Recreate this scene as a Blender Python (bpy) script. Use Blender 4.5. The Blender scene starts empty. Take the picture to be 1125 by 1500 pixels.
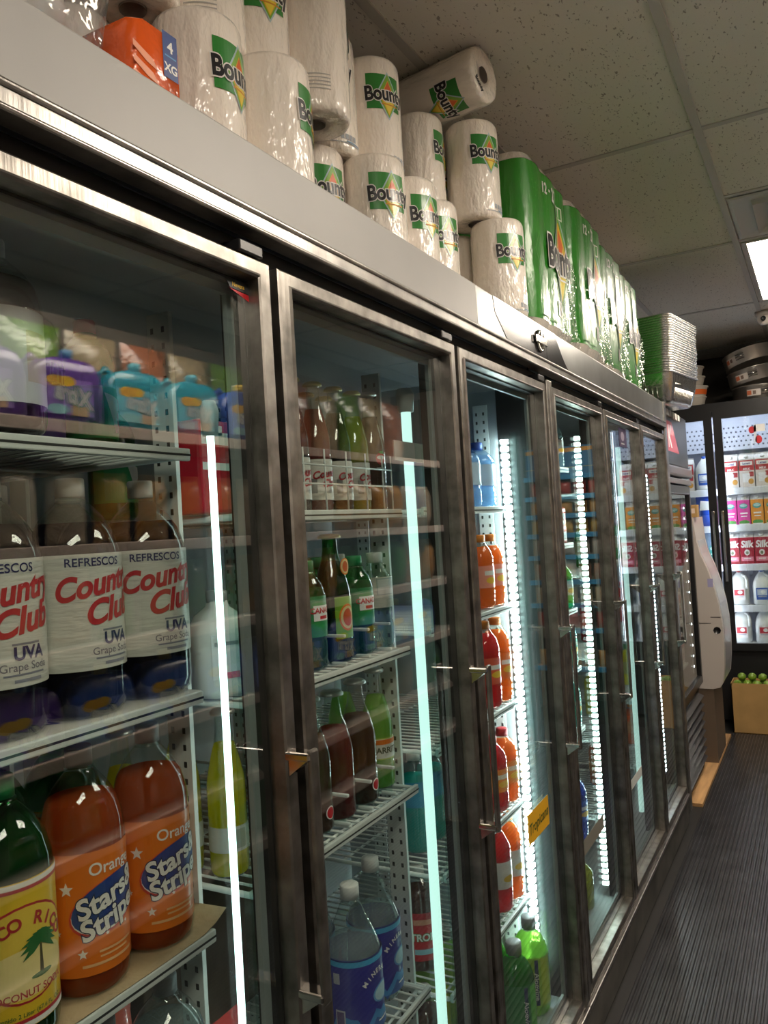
import bpy, bmesh, math, random
from mathutils import Vector, Matrix
random.seed(7)
PI = math.pi
SC = bpy.context.scene
COL = SC.collection
sin, cos, rad = math.sin, math.cos, math.radians

# ------------------------------------------------------------------ materials
MATS = {}
def _new(name):
    m = bpy.data.materials.new(name); m.use_nodes = True
    nt = m.node_tree; nt.nodes.clear()
    out = nt.nodes.new('ShaderNodeOutputMaterial')
    return m, nt, out
def pbr(name, col, rough=.5, metal=0., spec=.5, coat=0., bump=None, var=None, sss=0., coatrough=.08):
    """bump=(scale,strength,stretch xyz) ; var=(scale,amount)"""
    if name in MATS: return MATS[name]
    m, nt, out = _new(name)
    b = nt.nodes.new('ShaderNodeBsdfPrincipled')
    b.inputs['Base Color'].default_value = (*col, 1)
    b.inputs['Roughness'].default_value = rough
    b.inputs['Metallic'].default_value = metal
    b.inputs['Specular IOR Level'].default_value = spec
    b.inputs['Coat Weight'].default_value = coat
    b.inputs['Coat Roughness'].default_value = coatrough
    if bump or var:
        tc = nt.nodes.new('ShaderNodeTexCoord')
    if var:
        mp = nt.nodes.new('ShaderNodeMapping'); nt.links.new(tc.outputs['Object'], mp.inputs[0])
        if len(var) > 2: mp.inputs['Scale'].default_value = var[2]
        n = nt.nodes.new('ShaderNodeTexNoise'); n.inputs['Scale'].default_value = var[0]; n.inputs['Detail'].default_value = 4
        nt.links.new(mp.outputs[0], n.inputs['Vector'])
        r = nt.nodes.new('ShaderNodeValToRGB')
        a = var[1]
        r.color_ramp.elements[0].position = .3; r.color_ramp.elements[1].position = .7
        r.color_ramp.elements[0].color = (*[max(0, c*(1-a)) for c in col], 1)
        r.color_ramp.elements[1].color = (*[min(1, c*(1+a)) for c in col], 1)
        nt.links.new(n.outputs['Fac'], r.inputs[0]); nt.links.new(r.outputs[0], b.inputs['Base Color'])
    if bump:
        mp2 = nt.nodes.new('ShaderNodeMapping'); nt.links.new(tc.outputs['Object'], mp2.inputs[0])
        if len(bump) > 2: mp2.inputs['Scale'].default_value = bump[2]
        n2 = nt.nodes.new('ShaderNodeTexNoise'); n2.inputs['Scale'].default_value = bump[0]; n2.inputs['Detail'].default_value = 3
        nt.links.new(mp2.outputs[0], n2.inputs['Vector'])
        bp = nt.nodes.new('ShaderNodeBump'); bp.inputs['Strength'].default_value = bump[1]; bp.inputs['Distance'].default_value = .01
        nt.links.new(n2.outputs['Fac'], bp.inputs['Height']); nt.links.new(bp.outputs[0], b.inputs['Normal'])
        if coat: nt.links.new(bp.outputs[0], b.inputs['Coat Normal'])
    nt.links.new(b.outputs[0], out.inputs[0])
    MATS[name] = m
    return m
def emit(name, col, s):
    if name in MATS: return MATS[name]
    m, nt, out = _new(name)
    e = nt.nodes.new('ShaderNodeEmission'); e.inputs[0].default_value = (*col, 1); e.inputs[1].default_value = s
    nt.links.new(e.outputs[0], out.inputs[0]); MATS[name] = m
    return m
def thin(name, tint=(1, 1, 1), f0=.05, rough=.02, body=0., bodycol=(1, 1, 1), bump=None):
    """thin clear plastic or glass: transparent + glossy by angle, optional haze of diffuse"""
    if name in MATS: return MATS[name]
    m, nt, out = _new(name)
    L = nt.links.new
    lw = nt.nodes.new('ShaderNodeLayerWeight'); lw.inputs[0].default_value = .5
    p = nt.nodes.new('ShaderNodeMath'); p.operation = 'POWER'; p.inputs[1].default_value = 4.5
    L(lw.outputs['Facing'], p.inputs[0])
    s = nt.nodes.new('ShaderNodeMath'); s.operation = 'MULTIPLY_ADD'; s.inputs[1].default_value = 1-f0; s.inputs[2].default_value = f0
    L(p.outputs[0], s.inputs[0])
    t = nt.nodes.new('ShaderNodeBsdfTransparent'); t.inputs[0].default_value = (*tint, 1)
    g = nt.nodes.new('ShaderNodeBsdfGlossy'); g.inputs['Roughness'].default_value = rough
    if bump:
        tc = nt.nodes.new('ShaderNodeTexCoord'); n2 = nt.nodes.new('ShaderNodeTexNoise'); n2.inputs['Scale'].default_value = bump[0]
        L(tc.outputs['Object'], n2.inputs['Vector'])
        bp = nt.nodes.new('ShaderNodeBump'); bp.inputs['Strength'].default_value = bump[1]; bp.inputs['Distance'].default_value = .01
        L(n2.outputs['Fac'], bp.inputs['Height']); L(bp.outputs[0], g.inputs['Normal'])
    base = t
    if body:
        d = nt.nodes.new('ShaderNodeBsdfDiffuse'); d.inputs[0].default_value = (*bodycol, 1)
        mx0 = nt.nodes.new('ShaderNodeMixShader'); mx0.inputs[0].default_value = body
        L(t.outputs[0], mx0.inputs[1]); L(d.outputs[0], mx0.inputs[2]); base = mx0
    mx = nt.nodes.new('ShaderNodeMixShader')
    L(s.outputs[0], mx.inputs[0]); L(base.outputs[0], mx.inputs[1]); L(g.outputs[0], mx.inputs[2])
    L(mx.outputs[0], out.inputs[0]); MATS[name] = m
    return m
def liquid(name, col, clear=.25, trans=.55):
    """a drink: part see-through, part glowing with light passing through"""
    if name in MATS: return MATS[name]
    m, nt, out = _new(name); L = nt.links.new
    d = nt.nodes.new('ShaderNodeBsdfDiffuse'); d.inputs[0].default_value = (*col, 1)
    tr = nt.nodes.new('ShaderNodeBsdfTranslucent'); tr.inputs[0].default_value = (*col, 1)
    mx = nt.nodes.new('ShaderNodeMixShader'); mx.inputs[0].default_value = trans
    L(d.outputs[0], mx.inputs[1]); L(tr.outputs[0], mx.inputs[2])
    t = nt.nodes.new('ShaderNodeBsdfTransparent'); t.inputs[0].default_value = (*[min(1, .25+c) for c in col], 1)
    m2 = nt.nodes.new('ShaderNodeMixShader'); m2.inputs[0].default_value = clear
    L(mx.outputs[0], m2.inputs[1]); L(t.outputs[0], m2.inputs[2]); L(m2.outputs[0], out.inputs[0])
    MATS[name] = m
    return m
def flat(c, rough=.5, coat=.0):
    n = 'print_%02x%02x%02x_%d_%d' % (*[int(255*min(1, v)) for v in c], int(rough*100), int(coat*100))
    return pbr(n, c, rough, coat=coat)
WHITE = (.8, .8, .78); BLACK = (.008, .008, .009); NAVY = (.012, .02, .12); RED = (.55, .012, .02)
GREEN = (.02, .2, .02); YEL = (.8, .5, .02); ORG = (.75, .17, .01); BLUE = (.02, .08, .4)

def ceiling_mat():
    m, nt, out = _new('mineral_fibre_tile'); L = nt.links.new
    b = nt.nodes.new('ShaderNodeBsdfPrincipled'); b.inputs['Roughness'].default_value = .9
    tc = nt.nodes.new('ShaderNodeTexCoord')
    mp = nt.nodes.new('ShaderNodeMapping'); mp.inputs['Scale'].default_value = (1, .45, 1); mp.inputs['Rotation'].default_value = (0, 0, .9)
    L(tc.outputs['Object'], mp.inputs[0])
    nz = nt.nodes.new('ShaderNodeTexNoise'); nz.inputs['Scale'].default_value = 95; nz.inputs['Detail'].default_value = 2
    L(mp.outputs[0], nz.inputs['Vector'])
    vo = nt.nodes.new('ShaderNodeTexNoise'); vo.inputs['Scale'].default_value = 210; vo.inputs['Detail'].default_value = 1
    L(mp.outputs[0], vo.inputs['Vector'])
    ad = nt.nodes.new('ShaderNodeMath'); ad.operation = 'ADD'; L(nz.outputs['Fac'], ad.inputs[0]); L(vo.outputs['Fac'], ad.inputs[1])
    r = nt.nodes.new('ShaderNodeValToRGB')
    r.color_ramp.elements[0].position = .70; r.color_ramp.elements[0].color = (.36, .33, .29, 1)
    r.color_ramp.elements[1].position = .80; r.color_ramp.elements[1].color = (.76, .73, .66, 1)
    L(ad.outputs[0], r.inputs[0]); L(r.outputs[0], b.inputs['Base Color'])
    bp = nt.nodes.new('ShaderNodeBump'); bp.inputs['Strength'].default_value = .5; bp.inputs['Distance'].default_value = .004
    L(r.outputs[0], bp.inputs['Height']); L(bp.outputs[0], b.inputs['Normal'])
    L(b.outputs[0], out.inputs[0]); return m
M_CEIL = ceiling_mat()
M_GRID = pbr('painted_grid', (.5, .48, .44), .5)
M_STEEL = pbr('stainless_steel', (.35, .335, .315), .36, 1., bump=(160, .06, (1, 1, .06)), var=(14, .3))
M_STEELD = pbr('worn_stainless_steel', (.30, .28, .255), .38, 1., bump=(160, .06, (1, 1, .06)), var=(22, .4))
M_CHROME = pbr('chrome', (.6, .58, .55), .12, 1.)
M_HEADER = pbr('grey_painted_steel', (.37, .365, .355), .45, .0, var=(3, .08))
M_HEADSTEEL = pbr('brushed_header_steel', (.40, .41, .40), .3, .85, var=(5, .2))
M_BLACKGLOSS = pbr('black_gloss', (.03, .03, .032), .16, .3, coat=.5)
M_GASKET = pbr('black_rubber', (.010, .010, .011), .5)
M_GREYG = pbr('grey_gasket', (.28, .33, .33), .5)
M_INT = pbr('grey_interior_liner', (.30, .33, .34), .5, var=(4, .1))
M_WIRE = pbr('white_coated_wire', (.62, .66, .64), .4)
M_SLOT = pbr('dark_slot', (.01, .012, .012), .7)
M_GLASS = thin('door_glass', (.93, .965, .95), .11, .006)
M_GLASSC = thin('clear_cover', (.88, .97, .95), .06, .05)
M_PET = thin('clear_plastic', (.93, .97, .95), .06, .03)
M_PETG = thin('green_plastic', (.12, .62, .22), .06, .03)
M_GLASSB = thin('bottle_glass', (.88, .93, .90), .07, .02)
M_GLASSG = thin('green_glass', (.10, .42, .12), .07, .02)
M_BLUEPET = thin('blue_clear_plastic', (.72, .85, .97), .06, .03)
M_TOWEL = pbr('wrapped_quilted_towel', (.86, .785, .70), .5, coat=1., bump=(46, .8, (1, 1, .45)), coatrough=.13)
M_CORE = pbr('grey_cardboard_core', (.36, .32, .29), .8)
M_GREENPACK = pbr('green_film', (.022, .21, .012), .35, coat=.4, bump=(38, .35, (1, 1, .35)), coatrough=.12)
M_CRINKLE = thin('crinkled_film', (.97, .99, .97), .10, .10, bump=(26, 1.6))
M_FILM = None
M_FOIL = pbr('aluminium_foil', (.68, .68, .66), .26, 1., bump=(60, .25))
M_BLACK = pbr('black_enamel', (.012, .012, .013), .32)
M_MAT = pbr('black_ribbed_rubber', (.028, .028, .031), .3, var=(9, .5), spec=.6)
M_FLOOR = pbr('dark_floor', (.016, .015, .014), .5, var=(3, .2))
M_WALL = pbr('painted_wall', (.30, .28, .25), .8, var=(2, .06))
M_DARKWALL = pbr('dark_wall', (.05, .045, .04), .9, var=(2, .1))
M_PLY = pbr('plywood', (.42, .24, .10), .7, var=(22, .45, (1, .12, 1)))
M_CARD = pbr('corrugated_cardboard', (.40, .24, .085), .85, var=(8, .12))
M_PAPER = pbr('white_card', (.62, .59, .53), .7, var=(14, .12))
M_BROWNP = pbr('brown_kraft_paper', (.38, .27, .15), .8, bump=(40, .5), var=(10, .3))
M_OFFW = pbr('off_white_plastic', (.52, .47, .43), .35)
M_MILK = pbr('milky_plastic', (.74, .75, .73), .35, sss=.2)
M_BRIGHTSHELF = pbr('white_shelf', (.72, .74, .8), .4)
M_ALU = pbr('spun_aluminium', (.62, .59, .55), .38, 1., bump=(90, .1, (1, 1, .1)))
M_SHELFBEIGE = pbr('beige_shelf_edge', (.60, .47, .40), .45)

# ------------------------------------------------------------------ mesh builder
class MB:
    def __init__(s): s.v = []; s.f = []; s.mi = []; s.sm = []; s.mats = []
    def mid(s, m):
        if m not in s.mats: s.mats.append(m)
        return s.mats.index(m)
    def add(s, vs, fs, m, smooth=False):
        o = len(s.v); k = s.mid(m)
        s.v += [tuple(p) for p in vs]
        for f in fs: s.f.append([o+i for i in f]); s.mi.append(k); s.sm.append(smooth)
        return s
    def box(s, a, b, m):
        x0, y0, z0 = [min(p, q) for p, q in zip(a, b)]; x1, y1, z1 = [max(p, q) for p, q in zip(a, b)]
        v = [(x0, y0, z0), (x1, y0, z0), (x1, y1, z0), (x0, y1, z0), (x0, y0, z1), (x1, y0, z1), (x1, y1, z1), (x0, y1, z1)]
        return s.add(v, [(0, 3, 2, 1), (4, 5, 6, 7), (0, 1, 5, 4), (1, 2, 6, 5), (2, 3, 7, 6), (3, 0, 4, 7)], m)
    def cbox(s, a, b, m, c=.003):
        """box with chamfered edges"""
        bm = bmesh.new(); bmesh.ops.create_cube(bm, size=1)
        lo = Vector([min(p, q) for p, q in zip(a, b)]); hi = Vector([max(p, q) for p, q in zip(a, b)])
        for v in bm.verts: v.co = Vector([(lo[i]+hi[i])/2+v.co[i]*(hi[i]-lo[i]) for i in range(3)])
        c = min(c, min(hi-lo)*.45)
        bmesh.ops.bevel(bm, geom=bm.edges[:], offset=c, segments=2, affect='EDGES', profile=.5)
        s.addbm(bm, m); return s
    def addbm(s, bm, m, smooth=False):
        bm.verts.index_update()
        s.add([v.co[:] for v in bm.verts], [[v.index for v in f.verts] for f in bm.faces], m, smooth); bm.free(); return s
    def lathe(s, prof, m, seg=28, c=(0, 0, 0), cap0=True, cap1=True, smooth=True, sq=None, axis='z'):
        vs = []; fs = []; n = len(prof)
        for (r, z) in prof:
            for k in range(seg):
                a = 2*PI*k/seg; x, y = r*cos(a), r*sin(a)
                if sq:
                    e = sq; q = (abs(cos(a))**e+abs(sin(a))**e)**(-1/e); x, y = r*q*cos(a), r*q*sin(a)
                p = (x, y, z) if axis == 'z' else ((z, x, y) if axis == 'x' else (x, z, y))
                vs.append((c[0]+p[0], c[1]+p[1], c[2]+p[2]))
        for i in range(n-1):
            for k in range(seg):
                k2 = (k+1) % seg
                q = (i*seg+k, i*seg+k2, (i+1)*seg+k2, (i+1)*seg+k)
                fs.append(q if axis != 'y' else q[::-1])
        if cap0: fs.append(list(range(seg))[::-1])
        if cap1: fs.append([(n-1)*seg+k for k in range(seg)])
        return s.add(vs, fs, m, smooth)
    def tube(s, pts, r, m, seg=8, closed=False):
        pts = [Vector(p) for p in pts]; n = len(pts); vs = []; fs = []
        for i, p in enumerate(pts):
            a = pts[i-1] if (i or closed) else p; b = pts[(i+1) % n] if (i < n-1 or closed) else p
            t = (b-a).normalized(); up = Vector((0, 0, 1)) if abs(t.z) < .9 else Vector((1, 0, 0))
            u = t.cross(up).normalized(); w = u.cross(t)
            rr = r[i] if isinstance(r, (list, tuple)) else r
            for k in range(seg):
                g = 2*PI*k/seg; vs.append(p+u*rr*cos(g)+w*rr*sin(g))
        for i in range(n if closed else n-1):
            j = (i+1) % n
            for k in range(seg): fs.append((i*seg+k, i*seg+(k+1) % seg, j*seg+(k+1) % seg, j*seg+k))
        if not closed: fs += [list(range(seg))[::-1], [(n-1)*seg+k for k in range(seg)]]
        return s.add(vs, fs, m, True)
    def prism(s, poly, a, b, m, axis='y', smooth=False):
        n = len(poly)
        def P(u, v, w): return {'y': (u, w, v), 'x': (w, u, v), 'z': (u, v, w)}[axis]
        vs = [P(u, v, a) for u, v in poly]+[P(u, v, b) for u, v in poly]
        fs = [list(range(n)), list(range(n, 2*n))[::-1]]
        s.add(vs, fs, m)
        return s.add(vs, [(i, i+n, (i+1) % n+n, (i+1) % n) for i in range(n)], m, smooth)
    def loft(s, rings, m, smooth=True, cap0=True, cap1=True):
        n = len(rings[0]); vs = [p for r in rings for p in r]; fs = []
        for i in range(len(rings)-1):
            for k in range(n): fs.append((i*n+k, i*n+(k+1) % n, (i+1)*n+(k+1) % n, (i+1)*n+k))
        if cap0: fs.append(list(range(n))[::-1])
        if cap1: fs.append([(len(rings)-1)*n+k for k in range(n)])
        return s.add(vs, fs, m, smooth)
    def xf(s, M):
        s.v = [tuple(M @ Vector(p)) for p in s.v]; return s
    def mesh(s, name):
        me = bpy.data.meshes.new(name); me.from_pydata(s.v, [], s.f)
        for m in s.mats: me.materials.append(m)
        me.polygons.foreach_set('material_index', s.mi); me.polygons.foreach_set('use_smooth', s.sm)
        me.validate(); me.update(); return me
    def obj(s, name, parent=None, loc=(0, 0, 0), rz=0):
        o = bpy.data.objects.new(name, s.mesh(name)); COL.objects.link(o)
        o.location = loc; o.rotation_euler = (0, 0, rz)
        if parent: o.parent = parent
        return o
def empty(name, loc=(0, 0, 0), rot=(0, 0, 0)):
    o = bpy.data.objects.new(name, None); o.empty_display_size = .05; COL.objects.link(o); o.location = loc; o.rotation_euler = rot
    return o
def tag(o, label, cat, group=None):
    o['label'] = label; o['category'] = cat
    if group: o['group'] = group
    return o
def struct(mb, name):
    o = mb.obj(name); o['kind'] = 'structure'; return o
KIDS = {}
def kids(o): return [c for c in bpy.data.objects if c.parent == o]
def clone(o, parent=None):
    if o.name not in KIDS: KIDS[o.name] = kids(o)
    c = o.copy(); COL.objects.link(c)
    if parent: c.parent = parent
    for ch in KIDS[o.name]: clone(ch, c)
    return c
class Kind:
    """first placement uses the built thing itself, later ones copy it and its parts"""
    def __init__(s, build, cat): s.b = build; s.o = None; s.cat = cat
    def put(s, loc, label, rz=0, group=None, rot=None):
        if s.o is None: s.o = s.b(); o = s.o; KIDS[o.name] = kids(o)
        else: o = clone(s.o)
        o.location = loc; o.rotation_euler = rot if rot else (0, 0, rz)
        if 'group' in o: del o['group']
        return tag(o, label, s.cat, group)

# ------------------------------------------------------------------ flat artwork (text and shapes in u,v metres)
_T = {}
def text2d(txt, h, bold=0., shear=0., xs=1.):
    k = (txt, round(bold, 3), shear)
    if k not in _T:
        c = bpy.data.curves.new('t', 'FONT'); c.body = txt; c.size = 1; c.align_x = 'CENTER'; c.resolution_u = 5
        c.shear = shear; c.offset = bold
        o = bpy.data.objects.new('t', c); me = bpy.data.meshes.new_from_object(o)
        _T[k] = ([(v.co.x, v.co.y-.35) for v in me.vertices], [list(p.vertices) for p in me.polygons])
        bpy.data.objects.remove(o); bpy.data.curves.remove(c); bpy.data.meshes.remove(me)
    v, f = _T[k]; s = h/.7
    return [(x*s*xs, y*s) for x, y in v], f
class Art:
    """pieces of printing, each on its own thin layer"""
    def __init__(s): s.p = []
    def poly(s, pts, m, l=1): s.p.append((list(pts), [list(range(len(pts)))], m, l)); return s
    def rect(s, u, v, w, h, m, l=1): return s.poly([(u-w/2, v-h/2), (u+w/2, v-h/2), (u+w/2, v+h/2), (u-w/2, v+h/2)], m, l)
    def ell(s, u, v, a, b, m, l=1, n=28, rot=0):
        return s.poly([(u+a*cos(t)*cos(rot)-b*sin(t)*sin(rot), v+a*cos(t)*sin(rot)+b*sin(t)*cos(rot)) for t in [2*PI*i/n for i in range(n)]], m, l)
    def star(s, u, v, r, m, l=1):
        return s.poly([(u+(r if i % 2 == 0 else r*.42)*sin(i*PI/5), v+(r if i % 2 == 0 else r*.42)*cos(i*PI/5)) for i in range(10)], m, l)
    def txt(s, t, u, v, h, m, l=2, bold=0., shear=0., xs=1., rot=0., out=None, outw=.05):
        def go(b, mm, ll):
            vs, fs = text2d(t, h, b, shear, xs); c, d = cos(rot), sin(rot)
            s.p.append(([(u+x*c-y*d, v+x*d+y*c) for x, y in vs], fs, mm, ll))
        if out: go(bold+outw, out, l)
        go(bold, m, l+(1 if out else 0)); return s
    def slices(s, step):
        r = []
        for vs, fs, m, l in s.p:
            bm = bmesh.new(); bv = [bm.verts.new((x, y, 0)) for x, y in vs]
            for f in fs:
                try: bm.faces.new([bv[i] for i in f])
                except ValueError: pass
            if not vs: bm.free(); continue
            lo = min(v[0] for v in vs); hi = max(v[0] for v in vs)
            k = math.ceil(lo/step)
            while k*step < hi:
                bmesh.ops.bisect_plane(bm, geom=bm.verts[:]+bm.edges[:]+bm.faces[:], plane_co=(k*step, 0, 0), plane_no=(1, 0, 0)); k += 1
            bm.verts.index_update()
            r.append(([(v.co.x, v.co.y) for v in bm.verts], [[v.index for v in f.verts] for f in bm.faces], m, l)); bm.free()
        return r
    def to(s, mb, fn, step=None, eps=.00035):
        for vs, fs, m, l in (s.slices(step) if step else s.p):
            mb.add([fn(u, v, l*eps) for u, v in vs], fs, m)
        return mb
def on_cyl(r, z0=0, az=0): return lambda u, v, e: ((r+e)*cos(u/r+az), (r+e)*sin(u/r+az), z0+v)
def on_px(x, y0=0, z0=0): return lambda u, v, e: (x+e, y0+u, z0+v)          # faces +x
def on_nx(x, y0=0, z0=0): return lambda u, v, e: (x-e, y0-u, z0+v)          # faces -x
def on_ny(y, x0=0, z0=0): return lambda u, v, e: (x0+u, y-e, z0+v)          # faces -y

# ------------------------------------------------------------------ room
XL, XR, YB, YF, ZC = -.84, 2.35, 6.95, -2.6, 2.74
struct(MB().box((XL-.1, YF-.1, -.1), (XR+.1, YB+.1, 0), M_FLOOR), 'floor')
struct(MB().box((XL-.1, YF-.1, ZC), (XR+.1, YB+.1, ZC+.1), M_CEIL), 'ceiling')
struct(MB().box((XL-.1, YF-.1, 0), (XL, YB+.1, ZC), M_WALL), 'wall_left')
struct(MB().box((XR, YF-.1, 0), (XR+.1, YB+.1, ZC), M_WALL), 'wall_right')
struct(MB().box((XL, YB, 0), (XR, YB+.1, ZC), M_DARKWALL), 'wall_back')
struct(MB().box((XL, YF-.1, 0), (XR, YF, ZC), M_WALL), 'wall_front')
RX = [-.206-.59, -.206, .378, .968, 1.56, 2.15]
CY = [2.752+1.257*k for k in range(-4, 4)]
for i, x in enumerate(RX):
    struct(MB().box((x-.013, YF, ZC-.006), (x+.013, YB, ZC+.02), M_GRID), 'trim_%d' % (i+1))
g = MB()
for i, y in enumerate(CY): struct(MB().box((XL, y-.012, ZC-.0045), (XR, y+.012, ZC+.02), M_GRID), 'trim_%d' % (i+7))
struct(MB().box((.391, 3.395, ZC-.0045), (.955, 3.419, ZC+.02), M_GRID), 'trim_20')

M_LAMP = emit('fluorescent_diffuser', (1., .88, .73), 27.)
def build_light():
    r = empty('ceiling_light')
    f = MB(); w, h = .275, .60
    for a, b in (((-w, -h), (-w+.022, h)), ((w-.022, -h), (w, h)), ((-w+.022, -h), (w-.022, -h+.022)), ((-w+.022, h-.022), (w-.022, h))):
        f.box((a[0], a[1], -.007), (b[0], b[1], .0), M_GRID)
    f.obj('light_frame', r)
    MB().box((-w+.022, -h+.022, -.004), (w-.022, h-.022, -.001), M_LAMP).obj('diffuser', r)
    return r
K_LIGHT = Kind(build_light, 'ceiling light')
K_LIGHT.put((.673, 4.638, ZC), 'white fluorescent ceiling panel beyond the square air vent')
K_LIGHT.put((1.264, 2.124, ZC), 'added ceiling light panel, unseen, evening the light along the cooler header')  # panel out of view, added to even the light on the header
K_LIGHT.put((1.264, -.39, ZC), 'white fluorescent ceiling panel over the near end of the aisle')
# square air diffuser
r = empty('air_vent', (.673, 3.705, ZC)); tag(r, 'square white louvred air vent in the ceiling beside the light panel', 'vent')
def sq_ring(mb, a, b, z0, z1, m):
    vs = [(-a, -a, z0), (a, -a, z0), (a, a, z0), (-a, a, z0), (-b, -b, z1), (b, -b, z1), (b, b, z1), (-b, b, z1)]
    return mb.add(vs, [(i, (i+1) % 4, 4+(i+1) % 4, 4+i) for i in range(4)], m)
M_VENT = pbr('white_vent_enamel', (.55, .55, .53), .4)
q = MB(); sq_ring(q, .275, .262, -.006, -.010, M_VENT); sq_ring(q, .262, .19, -.010, -.0015, M_VENT); q.obj('vent_frame', r)
for a in (.19, .125, .06):
    q = MB(); sq_ring(q, a+.004, a, -.001, -.022, M_VENT); sq_ring(q, a, a-.05, -.022, -.002, M_VENT)
    if a == .06: q.box((-.01, -.01, -.004), (.01, .01, -.001), M_VENT)
    q.obj('louvre', r)
# security camera
r = empty('security_camera', (.40, 5.55, ZC)); tag(r, 'small round grey security camera on the ceiling past the light panel', 'camera')
MB().lathe([(.05, 0), (.05, -.02), (.045, -.03)], M_OFFW, c=(0, 0, -.001)).obj('base', r)
MB().lathe([(.036, -.03), (.04, -.05), (.036, -.07), (.022, -.085), (.006, -.09)], M_OFFW).obj('housing', r)
MB().lathe([(.015, -.055), (.014, -.035), (.004, -.030)], M_BLACK, axis='y').xf(Matrix.Translation((0, 0, -.055))).obj('lens', r)

# ribbed runner
q = MB(); pitch = .018; x = .03; prof = [(.03, 0.0)]
while x < 1.42:
    prof += [(x, .004), (x+.003, .0085), (x+.010, .0085), (x+.013, .004)]; x += pitch
prof += [(x, .004), (x, 0.0)]
q.prism(prof[::-1], -1.5, 5.79, M_MAT)
tag(q.obj('floor_mat', loc=(0, 0, .0005)), 'long black ribbed rubber runner along the aisle floor', 'mat')
tag(MB().box((-.7, 4.31, .0005), (.022, 5.72, .018), M_PLY).obj('plywood_board'), 'bare plywood board on the floor under the black upright cooler', 'board')

# ------------------------------------------------------------------ glass door coolers
B0, W = .276, .64
M_LEDS = [emit('led_white', (.72, 1, .95), 4), emit('led_tube', (.60, .95, .84), 1.7), emit('led_bright', (.80, 1, 1.), 110), emit('led_white_far', (.75, 1, .95), 45), emit('led_tube_far', (.62, .95, .86), 1.7), emit('led_cool', (.80, .92, 1.), 34)]
SH = [[1.635, 1.290, .955, .63], [1.545, 1.254, .962, .54], [1.549, 1.274, 1.006, .728, .463],
      [1.685, 1.42, 1.19, .985, .775, .39], [1.60, 1.30, 1.0, .70, .42], [1.60, 1.30, 1.0, .70, .42]]
DECK = .175
def ring_frame(mb, x0, x1, y0, y1, z0, z1, w, wt, m):
    """mitred rectangular frame with a bead on its inner edge"""
    o = [(y0, z0), (y1, z0), (y1, z1), (y0, z1)]; i = [(y0+w, z0+wt), (y1-w, z0+wt), (y1-w, z1-wt), (y0+w, z1-wt)]
    c = .003
    o2 = [(y0+c, z0+c), (y1-c, z0+c), (y1-c, z1-c), (y0+c, z1-c)]
    i2 = [(y0+w-.007, z0+wt-.007), (y1-w+.007, z0+wt-.007), (y1-w+.007, z1-wt+.007), (y0+w-.007, z1-wt+.007)]
    i3 = [(y0+w-.003, z0+wt-.003), (y1-w+.003, z0+wt-.003), (y1-w+.003, z1-wt+.003), (y0+w-.003, z1-wt+.003)]
    rings = [(o, x0), (o, x1-c), (o2, x1), (i2, x1), (i3, x1+.003), (i, x1+.0005), (i, x0)]
    vs = [(x, y, z) for rr, x in rings for y, z in rr]; fs = []
    n = len(rings)
    for a in range(n):
        b = (a+1) % n
        for k in range(4): fs.append((a*4+k, a*4+(k+1) % 4, b*4+(k+1) % 4, b*4+k))
    return mb.add(vs, fs, m)
def led(parent, y, kind, z0, z1, d, dx=0.):
    if kind == 'bead':
        q = MB(); q.box((-.135+dx, y-.006, z0), (-.118+dx, y+.006, z1), M_WIRE)
        z = z0+.01
        while z < z1:
            q.add([(-.117+dx, y-.008, z), (-.117+dx, y+.008, z), (-.117+dx, y+.008, z+.011), (-.117+dx, y-.008, z+.011)], [(0, 1, 2, 3)], d)
            q.add([(-.1355+dx, y-.008, z), (-.1355+dx, y+.008, z), (-.1355+dx, y+.008, z+.011), (-.1355+dx, y-.008, z+.011)], [(0, 3, 2, 1)], d)
            q.add([(-.136+dx, y-.0075, z), (-.117+dx, y-.0075, z), (-.117+dx, y-.0075, z+.011), (-.136+dx, y-.0075, z+.011)], [(0, 1, 2, 3)], d)
            z += .021
        return q.obj('led_strip', parent)
    r = .0055 if kind == 'thin' else .011
    o = MB().lathe([(r, z0), (r, z1)], d, seg=10, c=(-.126+dx, y, 0)).obj('led_strip', parent)
    MB().lathe([(r+.006, z1-.002), (r+.009, z1+.035), (r+.004, z1+.05)], M_WIRE, seg=12, c=(-.126+dx, y, 0)).obj('end_clip', o)
    return o
def standard(parent, x, y, z0, z1, sy):
    """slotted shelf upright"""
    q = MB(); q.box((x-.022, y-.004, z0), (x+.022, y+.004, z1), M_WIRE)
    z = z0+.02
    while z < z1-.02:
        for dx in (-.012, .010):
            yy = y+sy*.0044
            q.add([(x+dx-.003, yy, z), (x+dx+.003, yy, z), (x+dx+.003, yy, z+.009), (x+dx-.003, yy, z+.009)], [(0, 1, 2, 3)], M_SLOT)
        z += .025
    return q.obj('shelf_upright', parent)
def shelf(parent, y0, y1, z):
    q = MB(); x0, x1 = -.66, -.135
    y = y0+.02
    while y < y1-.01:
        q.tube([(x0, y, z-.003), (x1, y, z-.003)], .0024, M_WIRE, 5); y += .0265
    for x in (x0, -.4, x1-.02): q.tube([(x, y0, z-.008), (x, y1, z-.008)], .003, M_WIRE, 6)
    for y in (y0, y1): q.tube([(x0, y, z-.008), (x1, y, z-.008)], .005, M_WIRE, 8)
    o = q.obj('wire_shelf', parent)
    p = MB().cbox((x1, y0, z-.016), (x1+.008, y1, z+.002), M_WIRE, .002).box((x1+.008, y0, z-.009), (x1+.0085, y1, z-.006), M_SLOT)
    p.obj('price_rail', o)
    return o
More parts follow.
